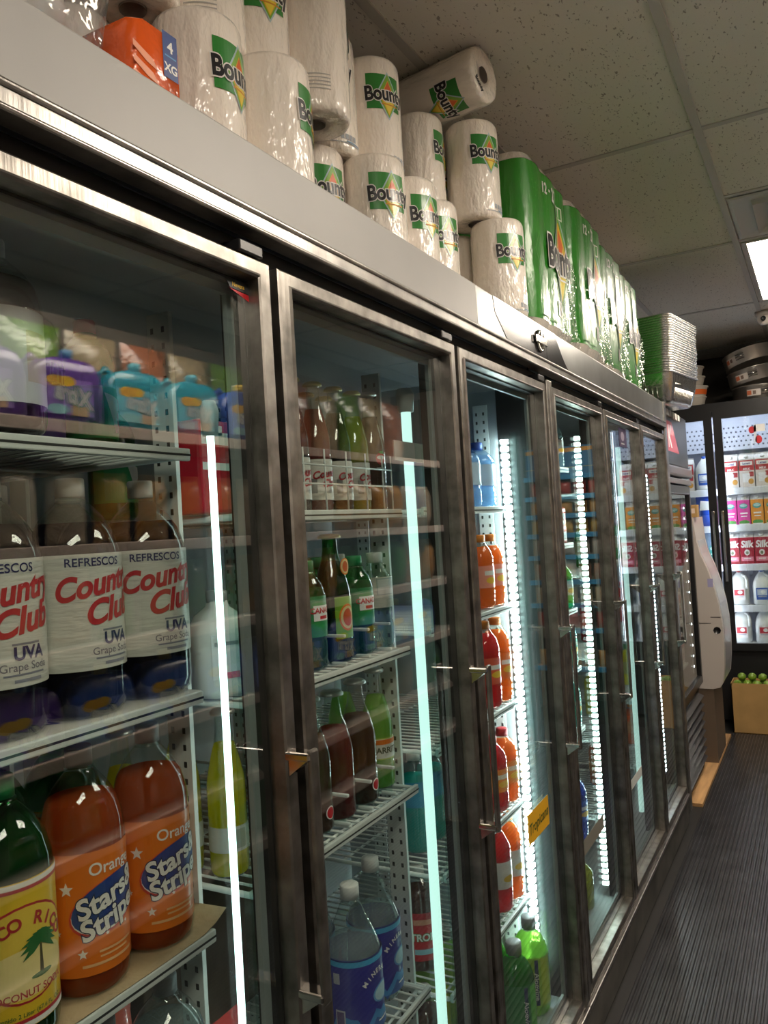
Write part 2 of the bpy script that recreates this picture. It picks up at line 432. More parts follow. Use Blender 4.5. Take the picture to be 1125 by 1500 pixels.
def cooler(first, label):
    y0 = B0+first*W; y1 = y0+3*W
    r = empty('glass_door_cooler', (0, 0, 0)); tag(r, label, 'cooler')
    c = MB()
    c.box((-.77, y0+.004, .06), (-.75, y1-.004, 2.045), M_STEEL); c.box((-.75, y0+.02, .06), (-.735, y1-.02, 1.95), M_INT)
    for y in (y0, y1):
        s = 1 if y == y0 else -1
        c.box((-.75, y+s*.004, .06), (-.02, y+s*.02, 2.045), M_STEEL); c.box((-.735, y+s*.02, .06), (-.15, y+s*.03, 1.95), M_INT); c.box((-.15, y+s*.02, .06), (-.05, y+s*.031, 1.95), M_GASKET)  # shade beside the LED put into colour: front of end liner made black
    c.box((-.75, y0+.02, 2.02), (-.02, y1-.02, 2.045), M_STEEL)
    c.box((-.735, y0+.03, 1.935), (-.05, y1-.03, 1.945), M_INT)
    c.box((-.735, y0+.03, .10), (-.03, y1-.03, DECK), M_INT)
    c.obj('cabinet', r)
    for k in range(4):
        MB().lathe([(.02, 0.001), (.02, .06)], M_BLACK, seg=12, c=(-.1 if k % 2 else -.68, y0+.1 if k < 2 else y1-.1, 0)).obj('foot', r)
    # header
    if first == 0:
        MB().cbox((-.02, y0+.002, 1.945), (0, 1.684, 2.05), M_HEADER).obj('header_panel', r)
        MB().cbox((-.02, 1.685, 1.945), (-.0005, y1, 2.05), M_HEADSTEEL).obj('header_panel', r)
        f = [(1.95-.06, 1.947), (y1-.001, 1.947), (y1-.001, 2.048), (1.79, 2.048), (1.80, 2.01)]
        MB().prism(f, -.0004, .0006, M_BLACKGLOSS, 'x').obj('black_shape', r)  # glossy black shape over part of the header
        e = MB().lathe([(.032, 0), (.030, .006), (.024, .006), (.022, .003)], M_CHROME, axis='x', c=(.001, 2.135, 2.0), seg=24)
        e.cbox((.003, 2.09, 1.99), (.009, 2.18, 2.012), M_CHROME, .002)
        e.box((.004, 2.13, 2.01), (.0085, 2.14, 2.03), M_CHROME).obj('round_emblem', r)['label'] = 'round chrome emblem with a bar across'
    else:
        MB().cbox((-.02, y0, 1.945), (-.0005, y1-.06, 2.05), M_HEADSTEEL).obj('header_panel', r)
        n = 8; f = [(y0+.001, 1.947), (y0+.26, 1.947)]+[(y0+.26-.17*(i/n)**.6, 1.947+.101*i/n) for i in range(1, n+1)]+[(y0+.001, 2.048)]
        MB().prism(f, -.0004, .0006, M_BLACKGLOSS, 'x').obj('black_shape', r)  # glossy black shape carried on with a curved end
        MB().cbox((-.02, y1-.058, .06), (.004, y1, 2.052), M_STEEL).obj('end_post', r)
    ye = y1 if first == 0 else y1-.06
    t = MB(); t.cbox((-.02, y0, 1.944), (.012, ye, 1.952), M_STEEL, .003); t.cbox((-.02, y0, 1.926), (.008, ye, 1.945), M_STEEL, .002)
    t.cbox((-.02, y0, 1.920), (.012, ye, 1.927), M_STEEL, .003); t.obj('header_trim', r)
    MB().box((-.06, y0, 1.888), (-.030, ye, 1.921), M_GASKET).obj('top_gap', r)
    # bottom
    k = MB(); k.cbox((-.03, y0, .135), (.006, ye, .150), M_STEEL, .003); k.cbox((-.03, y0, .150), (-.004, ye, .162), M_STEELD, .002)
    k.obj('sill', r)
    MB().box((-.03, y0, .012), (-.006, ye, .135), pbr('scuffed_kick_plate', (.10, .095, .085), .5, .4, var=(7, .5))).obj('kick_plate', r)
    # posts
    for d in range(4):
        y = y0+d*W
        if d in (0, 3):
            s = 1 if d == 0 else -1
            a, b = sorted((y+s*.001, y+s*.022)); MB().cbox((-.06, a, .16), (.002, b, 1.9), M_STEELD).obj('mullion', r)
        else:
            MB().box((-.085, y-.022, .16), (-.05, y+.022, 1.9), M_GASKET).obj('mullion', r)
    for d in range(3):
        i = first+d; a = y0+d*W; b = a+W
        ya = a+(.024 if d == 0 else .010); yb = b-(.024 if d == 2 else .010)
        if first and d == 2: yb = b-.064
        dr = empty('door', (0, 0, 0)); dr.parent = r
        z0, z1 = .165, 1.888; sw = .030; tw = .027
        ring_frame(MB(), -.045, -.002, ya, yb, z0, z1, sw, tw, M_STEELD).obj('door_frame', dr)
        MB().box((-.026, ya+sw, z0+tw), (-.020, yb-sw, z1-tw), M_GLASS).obj('glass_pane', dr)
        gk = MB()
        for (p, q2, mm) in (((ya+sw, z0+tw), (ya+sw+.004, z1-tw), M_GASKET), ((yb-sw-.004, z0+tw), (yb-sw, z1-tw), M_GASKET), ((ya+sw, z1-tw-.004), (yb-sw, z1-tw), M_GASKET), ((ya+sw, z0+tw), (yb-sw, z0+tw+.004), M_GASKET)):
            gk.box((-.044, p[0], p[1]), (-.0265, q2[0], q2[1]), mm)
        g0, g1, h0, h1 = ya+sw-.012, yb-sw+.012, z0+tw-.012, z1-tw+.012
        for (p, q2) in (((g0, h0), (g0+.03, h1)), ((g1-.03, h0), (g1, h1)), ((g0, h1-.03), (g1, h1)), ((g0, h0), (g1, h0+.03))):
            gk.box((-.052, p[0], p[1]), (-.0445, q2[0], q2[1]), M_GREYG)
        gk.obj('gasket', dr)
        hy = yb-.018
        h = MB(); 
        for zz in (.885, 1.205):
            h.cbox((-.004, hy-.012, zz-.006), (.038, hy+.012, zz+.006), M_CHROME, .003)
            h.prism([(-.002, zz-.006), (.03, zz-.006), (-.002, zz-.03)], hy-.008, hy+.008, M_CHROME)
        h.cbox((.032, hy-.009, .875), (.040, hy+.009, 1.215), M_STEELD, .003)
        h.obj('handle', dr)
        MB().cbox((-.029, yb-.07, 1.889), (.002, yb-.02, 1.905), M_BLACK, .002).obj('hinge', dr)
        # inside
        for z in SH[i]:
            shelf(r, a+.05, b-(.055 if first == 0 else .04), z)
        standard(r, -.200, b-.028, .2, 1.85, -1); standard(r, -.62, b-.028, .2, 1.85, -1); standard(r, -.62, a+.03, .2, 1.85, 1)
        kind = ['thin', 'tube', 'bead', 'bead', 'tube', 'bead'][i]
        yl = b-.012 if d < 2 else b-(.045 if first == 0 else .10); dx = 0 if first == 0 else .028
        top = [1.66, 1.76, 1.74, 1.80, 1.80, 1.70][i]
        led(r, yl, kind, .25 if i != 3 else .2, top, M_LEDS[i], dx)
        if first == 0:
            MB().box((-.108, yl-.003, .22), (-.088, yl-.0015, top+.02), M_GLASSC).obj('light_cover', r)
            MB().box((-.088, yl-.014, .22), (-.0865, yl+.012, top+.02), M_GLASSC).obj('light_cover', r)
    return r
CO1 = cooler(0, 'near stainless three door glass cooler full of soda, its header grey and black')
CO2 = cooler(3, 'far stainless three door glass cooler ending at the black upright cooler')
# bracket, stickers and tape fixed to the coolers
MB().cbox((-.116, 1.455, 1.648), (-.112, 1.61, 1.690), M_WIRE, .001).box((-.1118, 1.592, 1.655), (-.1112, 1.597, 1.660), M_SLOT).box((-.1118, 1.592, 1.677), (-.1112, 1.597, 1.682), M_SLOT).obj('shelf_bracket', CO1)
s = MB(); a = Art(); a.poly([(-.03, .013), (.018, .013), (.028, -.002), (-.02, .001)], flat(BLACK), 1).poly([(-.022, 0), (.028, -.003), (.028, -.014)], flat(RED), 1)
a.txt('Nevera', -.003, .0065, .006, flat(YEL), 2, bold=.01).to(s, on_px(-.0195, .857, 1.842)).obj('sticker', CO1)
s = MB(); a = Art(); a.rect(0, 0, .165, .075, flat((.62, .33, .01)), 1)
a.txt('Tropicana', 0, 0, .026, flat((.02, .05, .01)), 2, bold=.02, shear=.25, rot=.05).to(s, on_px(-.0195, 1.935, .752)).obj('sticker', CO1)['label'] = 'orange yellow juice sticker low on the third glass door'
s = MB(); s.box((-.0195, 3.14, 1.775), (-.019, 3.27, 1.85), flat((.05, .03, .09))); Art().ell(0, .005, .03, .018, flat((.35, .3, .4)), 1).rect(0, -.024, .06, .006, flat((.5, .5, .5)), 1).to(s, on_px(-.019, 3.2, 1.812)); s.obj('sticker', CO2)
s = MB().box((-.0195, 3.545, 1.58), (-.019, 3.60, 1.83), flat((.62, .45, .06))); s.obj('sticker', CO2)
MB().box((-.0195, 2.28, .515), (-.019, 2.55, .56), flat((.18, .17, .14))).obj('tape', CO2)
MB().box((-.0195, 2.90, .505), (-.019, 3.15, .54), flat((.55, .58, .55))).obj('tape', CO2)

# ------------------------------------------------------------------ bottles
def prof_pet(H=.298, R=.0535):
    k = H/.298; n = .0135
    return [(R*.55, .004*k), (R*.8, 0), (R*.95, .008*k), (R, .022*k), (R, .19*k), (R*.97, .205*k), (R*.86, .226*k), (R*.66, .245*k), (R*.42, .260*k), (n*1.02, .268*k), (n, .276*k)]
def prof_long(H=.24, R=.03):
    k = H/.24; n = R*.42
    return [(R*.9, 0), (R, .006*k), (R, .125*k), (R*.96, .14*k), (R*.72, .172*k), (R*.5, .195*k), (n, .212*k), (n*.98, .232*k), (n*1.15, .234*k), (n*1.15, .238*k)]
def prof_wine(H=.29, R=.052):
    k = H/.29; n = .0145
    return [(R*.9, 0), (R, .01*k), (R, .15*k), (R*.96, .168*k), (R*.8, .195*k), (R*.55, .225*k), (R*.38, .25*k), (n, .262*k), (n, .27*k)]
def prof_small(H=.21, R=.034):
    k = H/.21; n = .0145
    return [(R*.8, 0), (R, .008*k), (R, .05*k), (R*.93, .06*k), (R*.93, .115*k), (R, .125*k), (R, .145*k), (R*.85, .165*k), (R*.55, .182*k), (n, .19*k), (n, .195*k)]
def scale_prof(p, r, z1):
    o = []
    for i, (a, z) in enumerate(p):
        if z > z1:
            (a0, z0) = p[i-1]; t = (z1-z0)/(z-z0) if z > z0 else 0
            o.append(((a0+(a-a0)*t)*r, z1)); return o
        o.append((a*r, z+.0012))
    return o
def bottle(name, prof, body, liq, fill, cap, caph=.02, capr=None, label=None, crown=False, seg=26):
    def build():
        r = empty(name); H = prof[-1][1]
        MB().lathe(prof, body, seg, cap1=False).obj('bottle_body', r)
        if liq: MB().lathe(scale_prof(prof, .965, H*fill), liq, seg).obj('liquid', r)
        n = prof[-1][0]; cr = capr or n*1.18
        if crown:
            q = MB(); pr = [(cr*1.12, H-.004), (cr*1.12, H), (cr*.9, H+.004), (cr*.3, H+.005)]
            q.lathe(pr, cap, 21)
        else:
            q = MB().lathe([(cr, H-.006), (cr, H+caph-.008), (cr*.93, H+caph-.006), (cr*.3, H+caph-.0055)], cap, 24)
            q.lathe([(n*1.35, H-.011), (n*1.35, H-.008)], body, 20)
        q.obj('cap', r)
        if label:
            rr, z0, z1, m, art, arc = label
            q = MB(); n2 = max(8, int(arc/.2)); vs = []
            for i in range(n2+1):
                t = -arc/2+arc*i/n2; vs += [(rr*cos(t), rr*sin(t), z0), (rr*cos(t), rr*sin(t), z1)]
            q.add(vs, [(2*i, 2*i+2, 2*i+3, 2*i+1) for i in range(n2)], m, True)
            if art: art.to(q, on_cyl(rr, (z0+z1)/2), .005)
            q.obj('label', r)
        return r
    return build
P2 = prof_pet()
CAPW = pbr('white_cap', (.70, .70, .68), .4); CAPG = pbr('green_cap', (.01, .22, .07), .4); CAPK = pbr('grey_cap', (.32, .33, .34), .4); CAPR = pbr('red_cap', (.5, .02, .03), .4)
CAPO = pbr('orange_cap', (.8, .25, .02), .4); CAPB = pbr('blue_cap', (.02, .08, .4), .4); CROWN = pbr('gold_crown', (.6, .5, .2), .3, .8); CROWNS = pbr('silver_crown', (.6, .6, .58), .3, .9)
L_GRAPE = liquid('grape_soda', (.012, .010, .018), .12); L_ORANGE = liquid('orange_soda', (.62, .10, .02), .12, .6)
L_YEL = liquid('yellow_soda', (.92, .84, .03), .1, .65); L_RED = liquid('red_soda', (.30, .04, .035), .25); L_BROWN = liquid('brown_soda', (.14, .06, .04), .2)
L_GRN = liquid('green_soda', (.05, .45, .08), .3); L_WATER = liquid('water', (.62, .70, .72), .72, .4); L_OLIVE = liquid('pineapple_soda', (.42, .40, .03), .2, .6)
L_TEAL = liquid('teal_drink', (.02, .55, .52), .1, .5); L_OR2 = liquid('orange_drink', (.9, .25, .03), .1, .6); L_RED2 = liquid('red_drink', (.75, .04, .05), .1, .6)
L_LIME = liquid('aloe_drink', (.06, .62, .10), .2, .6); L_LIME2 = liquid('pale_aloe_drink', (.45, .75, .15), .2, .6)
LABW = pbr('creased_white_label', (.58, .57, .52), .42, coat=.25, bump=(70, .25, (.35, .35, 1.6)))
def cc_art(k=1.):
    a = Art(); red = flat((.45, .02, .03)); nv = flat((.02, .02, .10))
    a.txt('REFRESCOS', -.008*k, .058*k, .0095*k, nv, bold=.012)
    a.txt('Country', 0*k, .034*k, .026*k, red, bold=.035, shear=.35, rot=.16, xs=.92)
    a.txt('Club', .012*k, .003*k, .027*k, red, bold=.035, shear=.35, rot=.16)
    a.rect(.015*k, -.0225*k, .034*k, .0022*k, flat((.2, .2, .25))); a.txt('UVA', .018*k, -.032*k, .0135*k, nv, bold=.035)
    a.txt('Grape Soda', .013*k, -.046*k, .0085*k, flat((.08, .08, .12)), bold=.004)
    a.rect(.013*k, -.0545*k, .05*k, .002*k, flat((.2, .2, .25))).rect(.016*k, -.061*k, .034*k, .0035*k, flat((.25, .25, .3)))
    return a
K_GRAPE = Kind(bottle('soda_bottle', prof_pet(.305, .0585), M_PET, L_GRAPE, .86, CAPW, .024, .0175, (.0591, .06, .203, LABW, cc_art(1.06), 6.25)), 'bottle')
def stars_art():
    a = Art(); w = flat((.78, .76, .72)); b = flat((.02, .05, .22))
    a.txt('Orange', .012, .052, .0145, w, bold=.012)
    a.ell(.010, .006, .056, .032, flat((.55, .05, .04)), 1, rot=.3).ell(.011, .0075, .0545, .030, w, 2, rot=.3).ell(.011, .009, .054, .029, b, 3, rot=.3)
    a.txt('Stars&', .006, .018, .0235, w, 4, bold=.03, shear=.15, rot=.3, out=flat((.01, .015, .06)), outw=.035)
    a.txt('Stripes', .012, -.007, .0235, w, 4, bold=.03, shear=.15, rot=.3, out=flat((.01, .015, .06)), outw=.035)
    for u, v, r in ((-.046, .032, .009), (-.058, -.02, .004), (-.030, -.046, .0065), (0, -.028, .003), (.03, -.026, .003)): a.star(u, v, r, w, 1)
    a.rect(.014, -.047, .05, .0028, flat((.75, .42, .2))); a.rect(.010, -.053, .04, .0024, flat((.75, .42, .2))); a.rect(.004, -.061, .07, .0034, flat((.75, .42, .2)))
    return a
LABO = pbr('orange_label', (.72, .17, .015), .4, coat=.3)
K_STARS = Kind(bottle('soda_bottle', prof_pet(.298, .0512), M_PET, L_ORANGE, .84, CAPK, .024, .0165, (.0518, .03, .176, LABO, stars_art(), 6.25)), 'bottle')
def coco_art():
    a = Art(); red = flat((.42, .02, .03)); g = flat((.02, .12, .03)); w = flat((.75, .73, .68)); y = flat((.70, .47, .02))
    for v in (.0735, -.0735): a.rect(0, v, .335, .006, w, 1); a.rect(0, v*.94, .335, .004, red, 1)
    a.ell(0, 0, .058, .052, red, 1).ell(0, 0, .0555, .0495, flat((.72, .50, .06)), 2).ell(0, -.02, .05, .026, flat((.74, .6, .25)), 3)
    for i, ch in enumerate('COCO RICO'):
        t = 1.05-i*.262; a.txt(ch, .050*-sin(t), .052*cos(t)-.016, .013, red, 4, bold=.03, rot=t)
    a.poly([(.012, -.026), (.017, -.026), (.0155, .005), (.013, .005)], flat((.06, .05, .02)), 4)
    for i in range(11):
        t = -.5+i*(PI+1)/10; c, s2 = cos(t), sin(t)
        a.poly([(.014, .006), (.014+.012*c-.004*s2, .008+.012*s2+.004*c), (.014+.023*c, .006+.018*s2-.004), (.014+.012*c+.003*s2, .008+.011*s2-.003*c)], g, 5)
    a.ell(.015, -.027, .013, .0028, g, 4); a.txt('COCONUT SODA', .0, -.041, .0075, red, 4, bold=.015)
    a.txt('Contenido 2 Liter (67.6 FL. OZ.)', .0, -.062, .0045, g, 4, bold=.01); return a
K_COCO = Kind(bottle('soda_bottle', P2, M_PETG, liquid('coconut_soda', (.10, .18, .10), .55), .87, CAPG, .024, .0165, (.0541, .035, .19, pbr('yellow_label', (.70, .46, .025), .4, coat=.3), coco_art(), 6.25)), 'bottle')

def sh(i, k): return SH[i][k]+.0015
M_SIGNINK = flat((.02, .03, .12))
# cards lying on the shelves of the first door
tag(MB().box((-.60, .345, 1.2905), (-.130, .860, 1.2925), M_PAPER).obj('card_sheet'), 'white card with blue lettering lying under the grape soda bottles', 'card')
q = MB(); Art().txt('COUNTRY', 0, 0, .03, M_SIGNINK, 1, bold=.02).to(q, lambda u, v, e: (-.185-v, .63+u, 1.2925+e)); q.obj('lettering', bpy.data.objects['card_sheet'])
q = MB(); nx, ny = 10, 24; vs = []
for i in range(nx+1):
    for j in range(ny+1):
        u = i/nx; v = j/ny
        z = .9585+.0010*(1+sin(9*v+4*u)) + (0.016*max(0, (v-.9)*10)**2*u if v > .9 else 0)
        vs.append((-.5+.372*u, .34+.545*v, z))
fs = [(i*(ny+1)+j, (i+1)*(ny+1)+j, (i+1)*(ny+1)+j+1, i*(ny+1)+j+1) for i in range(nx) for j in range(ny)]
q.add(vs, fs, M_BROWNP, True)
o = q.obj('kraft_paper'); m = o.modifiers.new('thickness', 'SOLIDIFY'); m.thickness = .001; m.offset = -1
tag(o, 'crumpled brown paper lining under the orange soda bottles', 'paper')

# first door
z = 1.2935
K_GRAPE.put((-.19, .822, z), 'grape soda bottle nearest the light strip in its row', -.32)
K_GRAPE.put((-.19, .702, z), 'middle of the three front grape soda bottles', -.12)
K_GRAPE.put((-.19, .582, z), 'leftmost grape soda bottle, its label cut by the photo edge', -.22)
for y in (.80, .68, .56): K_GRAPE.put((-.315, y, z), 'grape soda bottle in the second row behind the front three', rz=1.2, group='second row of grape soda bottles')
K_DARK = Kind(bottle('soda_bottle', prof_pet(.238, .0545), M_PET, L_GRAPE, .84, CAPK, .022, .0165, (.0551, .035, .145, pbr('cool_white_label', (.50, .53, .55), .45, coat=.2), Art().rect(-.03, .045, .06, .006, flat((.1, .1, .1)), 1).rect(.06, .0, .05, .06, flat((.45, .40, .32)), 1), 6.25)), 'bottle')
K_DARK.put((-.185, .600, SH[0][0]+.004), 'dark soda bottle with white label on the top shelf of the near cooler', -.6)
z = .9605
K_STARS.put((-.185, .806, z), 'orange soda bottle nearest the light strip on brown paper', -.28)
K_STARS.put((-.185, .690, z), 'orange soda bottle between the coconut soda and another orange soda', -.22)
K_COCO.put((-.170, .568, z), 'green coconut soda bottle with yellow palm tree label', -.2)
for y in (.762, .648): K_COCO.put((-.31, y, z), 'green coconut soda bottle behind the orange sodas', group='coconut sodas behind the orange sodas')
K_CLEARPET = Kind(bottle('soda_bottle', prof_pet(.272, .0535), M_PET, L_WATER, .8, CAPK, .024, .0165, (.0541, .05, .16, LABW, None, 6.25)), 'bottle')
K_CLEARPET.put((-.19, .82, sh(0, 3)), 'clear soda bottle with grey cap on the bottom shelf of the near cooler')
K_CLEARPET.put((-.19, .71, sh(0, 3)), 'clear soda bottle half hidden below the brown paper shelf')
# top shelf, first door : detergent style jug, green bottles with red caps
def build_sun():
    r = empty('drink_jug')
    MB().lathe([(.04, 0), (.052, .006), (.055, .03), (.055, .15), (.045, .19), (.02, .205), (.017, .215)], pbr('purple_plastic', (.07, .03, .17), .35), 28).obj('jug_body', r)
    MB().lathe([(.021, .212), (.021, .235), (.018, .238)], CAPB, 20).obj('cap', r)
    q = MB(); a = Art().txt('Sun', 0, .03, .034, flat(NAVY), 2, bold=.03, shear=.1, out=flat((.6, .7, .72)), outw=.05); a.to(q, on_cyl(.0553, .09), .005); q.obj('label', r)
    return r
Kind(build_sun, 'jug').put((-.33, .745, SH[0][0]+.004), 'purple drink jug with dark lettering on the top shelf of the near cooler', .1)
def apple_art():
    a = Art(); a.rect(0, 0, .10, .07, flat((.02, .32, .10)), 1).poly([(-.01, .03), (.04, .02), (.05, -.03), (.012, -.03)], flat(WHITE), 2).ell(.028, -.008, .012, .012, flat(RED), 3); return a
K_APPLE = Kind(bottle('juice_bottle', prof_pet(.22, .042), M_PETG, liquid('apple_drink', (.08, .30, .06), .3), .85, CAPR, .02, .0165, (.0426, .03, .11, pbr('green_label', (.02, .30, .05), .4), apple_art(), 3.4)), 'bottle')
K_APPLE.put((-.33, .86, SH[0][0]+.004), 'green bottle with red cap beside the purple jug', .1)
K_APPLE.put((-.45, 1.01, SH[1][0]+.004), 'green bottle with red cap behind the mullion of the near cooler', .1)
# red jars at the back of the second shelf, and tubs
def build_jar(col):
    def f():
        r = empty('drink_jug'); m = liquid('jar_%02x' % int(col[0]*99), col, .05, .5)
        MB().lathe([(.045, 0), (.05, .01), (.05, .12), (.04, .15), (.025, .165)], m, 22, sq=4).obj('jug_body', r)
        MB().lathe([(.026, .163), (.026, .185), (.022, .187)], CAPW, 18).obj('cap', r); return r
    return f
KR = Kind(build_jar((.70, .02, .02)), 'jug'); KO = Kind(build_jar((.75, .22, .02)), 'jug')
for i, (y, k) in enumerate(((1.02, KR), (.795, KR), (.68, KO), (.57, KO))):
    k.put((-.56 if y < 1 else -.55, y, sh(0, 1) if y < .9 else sh(1, 1)), ['red jug behind the mullion beyond the grape sodas', 'red jug at the back of the grape soda shelf', 'orange jug at the back behind the middle grape soda', 'orange jug at the back behind the left grape soda'][i])
# label card with red shapes and milk jug seen past the light strip, in the second door bay
def glass_lab(txt, col): 
    a = Art(); a.txt(txt, 0, .012, .014, flat(col), bold=.03, shear=.3, rot=.15); a.txt('Club', .004, -.006, .014, flat(col), bold=.03, shear=.3, rot=.15); a.rect(-.03, -.012, .012, .028, flat((.2, .2, .2)), 1); return a
PL = prof_long()
def gl(name, liq, body=M_GLASSB, lab=None, crown=CROWN, H=.24, R=.03, fill=.8): return Kind(bottle(name, prof_long(H, R), body, liq, fill, crown, label=lab, crown=True, seg=20), 'bottle')
CCL = (.0304, .022, .10, LABW, glass_lab('Country', (.45, .02, .03)), 6.2)
KG1 = gl('soda_bottle', L_RED, lab=CCL, H=.25); KG2 = gl('soda_bottle', L_GRAPE, lab=CCL, H=.25); KG3 = gl('soda_bottle', L_OLIVE, lab=CCL, H=.25)
av = Art(); av.ell(0, .0, .012, .013, flat(RED), 1).ell(0, .003, .010, .004, flat(WHITE), 2).ell(.002, .014, .006, .003, flat((.05, .3, .05)), 2).rect(0, -.02, .022, .004, flat((.5, .5, .5)), 1)
KG4 = gl('soda_bottle', L_BROWN, lab=(.0303, .10, .12, M_GLASSB, av, .5), H=.255, crown=CROWNS)
z = sh(1, 0)
KG1.put((-.195, 1.285, z), 'reddish glass soda bottle, leftmost in the wire guard', -.2)
KG2.put((-.195, 1.360, z), 'dark grape glass soda bottle second in the wire guard', .1)
KG3.put((-.195, 1.432, z), 'yellow glass soda bottle third in the wire guard', .25)
KG4.put((-.190, 1.4935, z), 'brown glass bottle with red apple mark beside the light strip', -.35)
for i, y in enumerate((1.15, 1.21)): (KG1, KG2)[i].put((-.195, y, z), ['reddish glass soda bottle hidden behind the near door frame', 'grape glass soda bottle hidden behind the near door frame'][i])
for k, y in ((KG2, 1.30), (KG3, 1.37), (KG1, 1.44)):
    k.put((-.27, y, z), 'glass soda bottle in the back row, ' + {KG1: 'reddish drink', KG2: 'dark drink', KG3: 'yellow drink'}[k])
q = MB()
for zz in (.05, .085): q.tube([(-.150, 1.09, z+zz), (-.150, 1.505, z+zz)], .0017, M_WIRE, 6)
for y in (1.09, 1.175, 1.245, 1.322, 1.396, 1.466, 1.504): q.tube([(-.150, y, z-.004), (-.150, y, z+.115)], .0017, M_WIRE, 6)
q.obj('wire_guard', CO1)
# second shelf, second door
def emb_art():
    a = Art(); 
    for v, k in ((.0, 1.), (.098, .62)):
        a.ell(0, v, .02*k, .026*k, flat(ORG), 1).ell(0, v, .017*k, .022*k, flat((.7, .6, .3)), 2).ell(0, v, .012*k, .017*k, flat((.6, .1, .03)), 3)
    return a
KGA = Kind(bottle('ginger_beer_bottle', prof_long(.245, .036), M_GLASSG, liquid('dark_ginger_beer', (.05, .03, .02), .2), .8, CROWN, label=(.0364, .045, .125, pbr('lime_label', (.18, .38, .03), .4), emb_art(), 1.5), crown=True), 'bottle')
ca = Art(); ca.rect(0, .0, .05, .05, flat((.02, .25, .06)), 1).rect(0, .006, .046, .028, flat(WHITE), 2).txt('CANADA', 0, .011, .010, flat(RED), 3, bold=.03).rect(.0, -.002, .02, .006, flat(RED), 3)
KCA = Kind(bottle('ginger_ale_bottle', prof_small(.20, .036), M_PETG, liquid('ginger_ale', (.10, .28, .12), .4), .8, CAPG, .02, .0165, (.0364, .06, .135, pbr('green_foil_label', (.03, .22, .08), .4), ca, 2.2)), 'bottle')
KCL = Kind(bottle('water_bottle', prof_small(.20, .035), M_PET, liquid('tonic', (.6, .68, .65), .8), .75, CAPW, .022, .0172, (.0354, .085, .15, LABW, Art().rect(0, .012, .05, .035, flat((.35, .4, .42)), 1).rect(0, .012, .046, .031, flat((.6, .62, .62)), 2), 2.6)), 'bottle')
z = sh(1, 1)
KGA.put((-.195, 1.315, z), 'dark ginger beer bottle with orange oval emblem on lane dividers', -.15)
KCA.put((-.195, 1.402, z), 'green ginger ale bottle with green cap beside the ginger beer', -.2)
KCL.put((-.195, 1.488, z), 'clear water bottle with white cap and label beside the ginger ale', -.3)
KCA.put((-.29, 1.402, z), 'green capped bottle in the row behind the ginger beer'); KCA.put((-.195, 1.225, z), 'green ginger ale bottle left of the ginger beer')
KCL.put((-.29, 1.488, z), 'white capped bottle behind the ginger ale')
def lanes(i, k, ys, x0=-.6):
    for y in ys:
        q = MB(); zz = SH[i][k]+.0005
        q.box((x0, y-.001, zz), (-.150, y+.001, zz+.055), M_GLASSC); q.cbox((x0, y-.004, zz+.052), (-.142, y+.004, zz+.058), pbr('milky_divider', (.62, .68, .66), .4), .002)
        q.cbox((-.175, y-.0042, zz), (-.142, y+.0042, zz+.006), pbr('milky_divider', (.62, .68, .66), .4), .002)
        q.obj('lane_divider', CO1)
lanes(1, 1, (1.27, 1.359, 1.446)); lanes(1, 2, (1.2485, 1.334, 1.428))
# third shelf, second door
KDR = gl('soda_bottle', L_RED, H=.235, R=.037, crown=CROWNS, fill=.72); KBR = gl('soda_bottle', L_BROWN, H=.24, R=.037, crown=CROWNS, fill=.72, lab=(.0374, .02, .05, M_GLASSB, Art().ell(0, 0, .012, .012, flat(WHITE), 1).ell(0, 0, .010, .010, flat(RED), 2), .8))
jl = Art().rect(0, 0, .07, .04, flat((.75, .72, .65)), 1).rect(0, .014, .07, .010, flat(ORG), 2).txt('JARRITOS', 0, -.003, .012, flat((.02, .06, .03)), 3, bold=.03)
KJA = gl('soda_bottle', L_LIME2, H=.245, R=.033, crown=CROWNS, fill=.78, lab=(.0334, .06, .105, pbr('lime_soda_label', (.5, .6, .1), .4), jl, 2.6))
z = sh(1, 2)
KDR.put((-.195, 1.290, z), 'dark red glass soda bottle nearest the door frame on its shelf'); KBR.put((-.195, 1.378, z), 'brown glass soda bottle beside the dark red one'); KJA.put((-.205, 1.475, z), 'green glass soda bottle with orange and white label', -.2)
KDR.put((-.29, 1.29, z), 'dark red glass soda bottle in the second row'); KJA.put((-.29, 1.475, z), 'green glass soda bottle in the second row'); KBR.put((-.195, 1.21, z), 'brown glass soda bottle left of the dark red one')
# bottom, second door
def min_art():
    a = Art(); a.rect(0, .062, .335, .010, flat((.05, .35, .62)), 1).rect(0, .068, .335, .002, flat(NAVY), 1)
    pts = [(-.16, -.07)]+[(-.16+.32*i/24, -.042+.012*sin(i*1.1)+.008*sin(i*2.3)) for i in range(25)]+[(.16, -.07)]
    a.poly(pts, flat((.05, .25, .55)), 1); a.poly([(u, -.07 if v == -.07 else v-.016) for u, v in pts], flat((.03, .10, .34)), 2)
    for i, ch in enumerate('MINERAL'): a.txt(ch, -.022+i*.0095, .022+.011*sin(i/6*PI)+i*.002, .009, flat(WHITE), 3, bold=.03, rot=.9-.22*i)
    a.ell(.02, -.005, .026, .018, flat((.1, .3, .6)), 2).ell(.02, -.005, .022, .015, flat((.4, .6, .7)), 3)
    a.rect(-.073, -.04, .020, .034, flat((.5, .48, .5)), 3).rect(-.073, -.04, .015, .028, flat((.12, .08, .2)), 4).rect(-.078, .035, .014, .02, flat((.4, .4, .45)), 3)
    a.rect(.02, -.055, .03, .003, flat(WHITE), 3); return a
KMI = Kind(bottle('water_bottle', prof_wine(.275, .056), M_PET, L_WATER, .66, CAPW, .026, .0185, (.0566, .015, .155, pbr('blue_label', (.022, .022, .26), .35, coat=.3), min_art(), 6.25)), 'bottle')
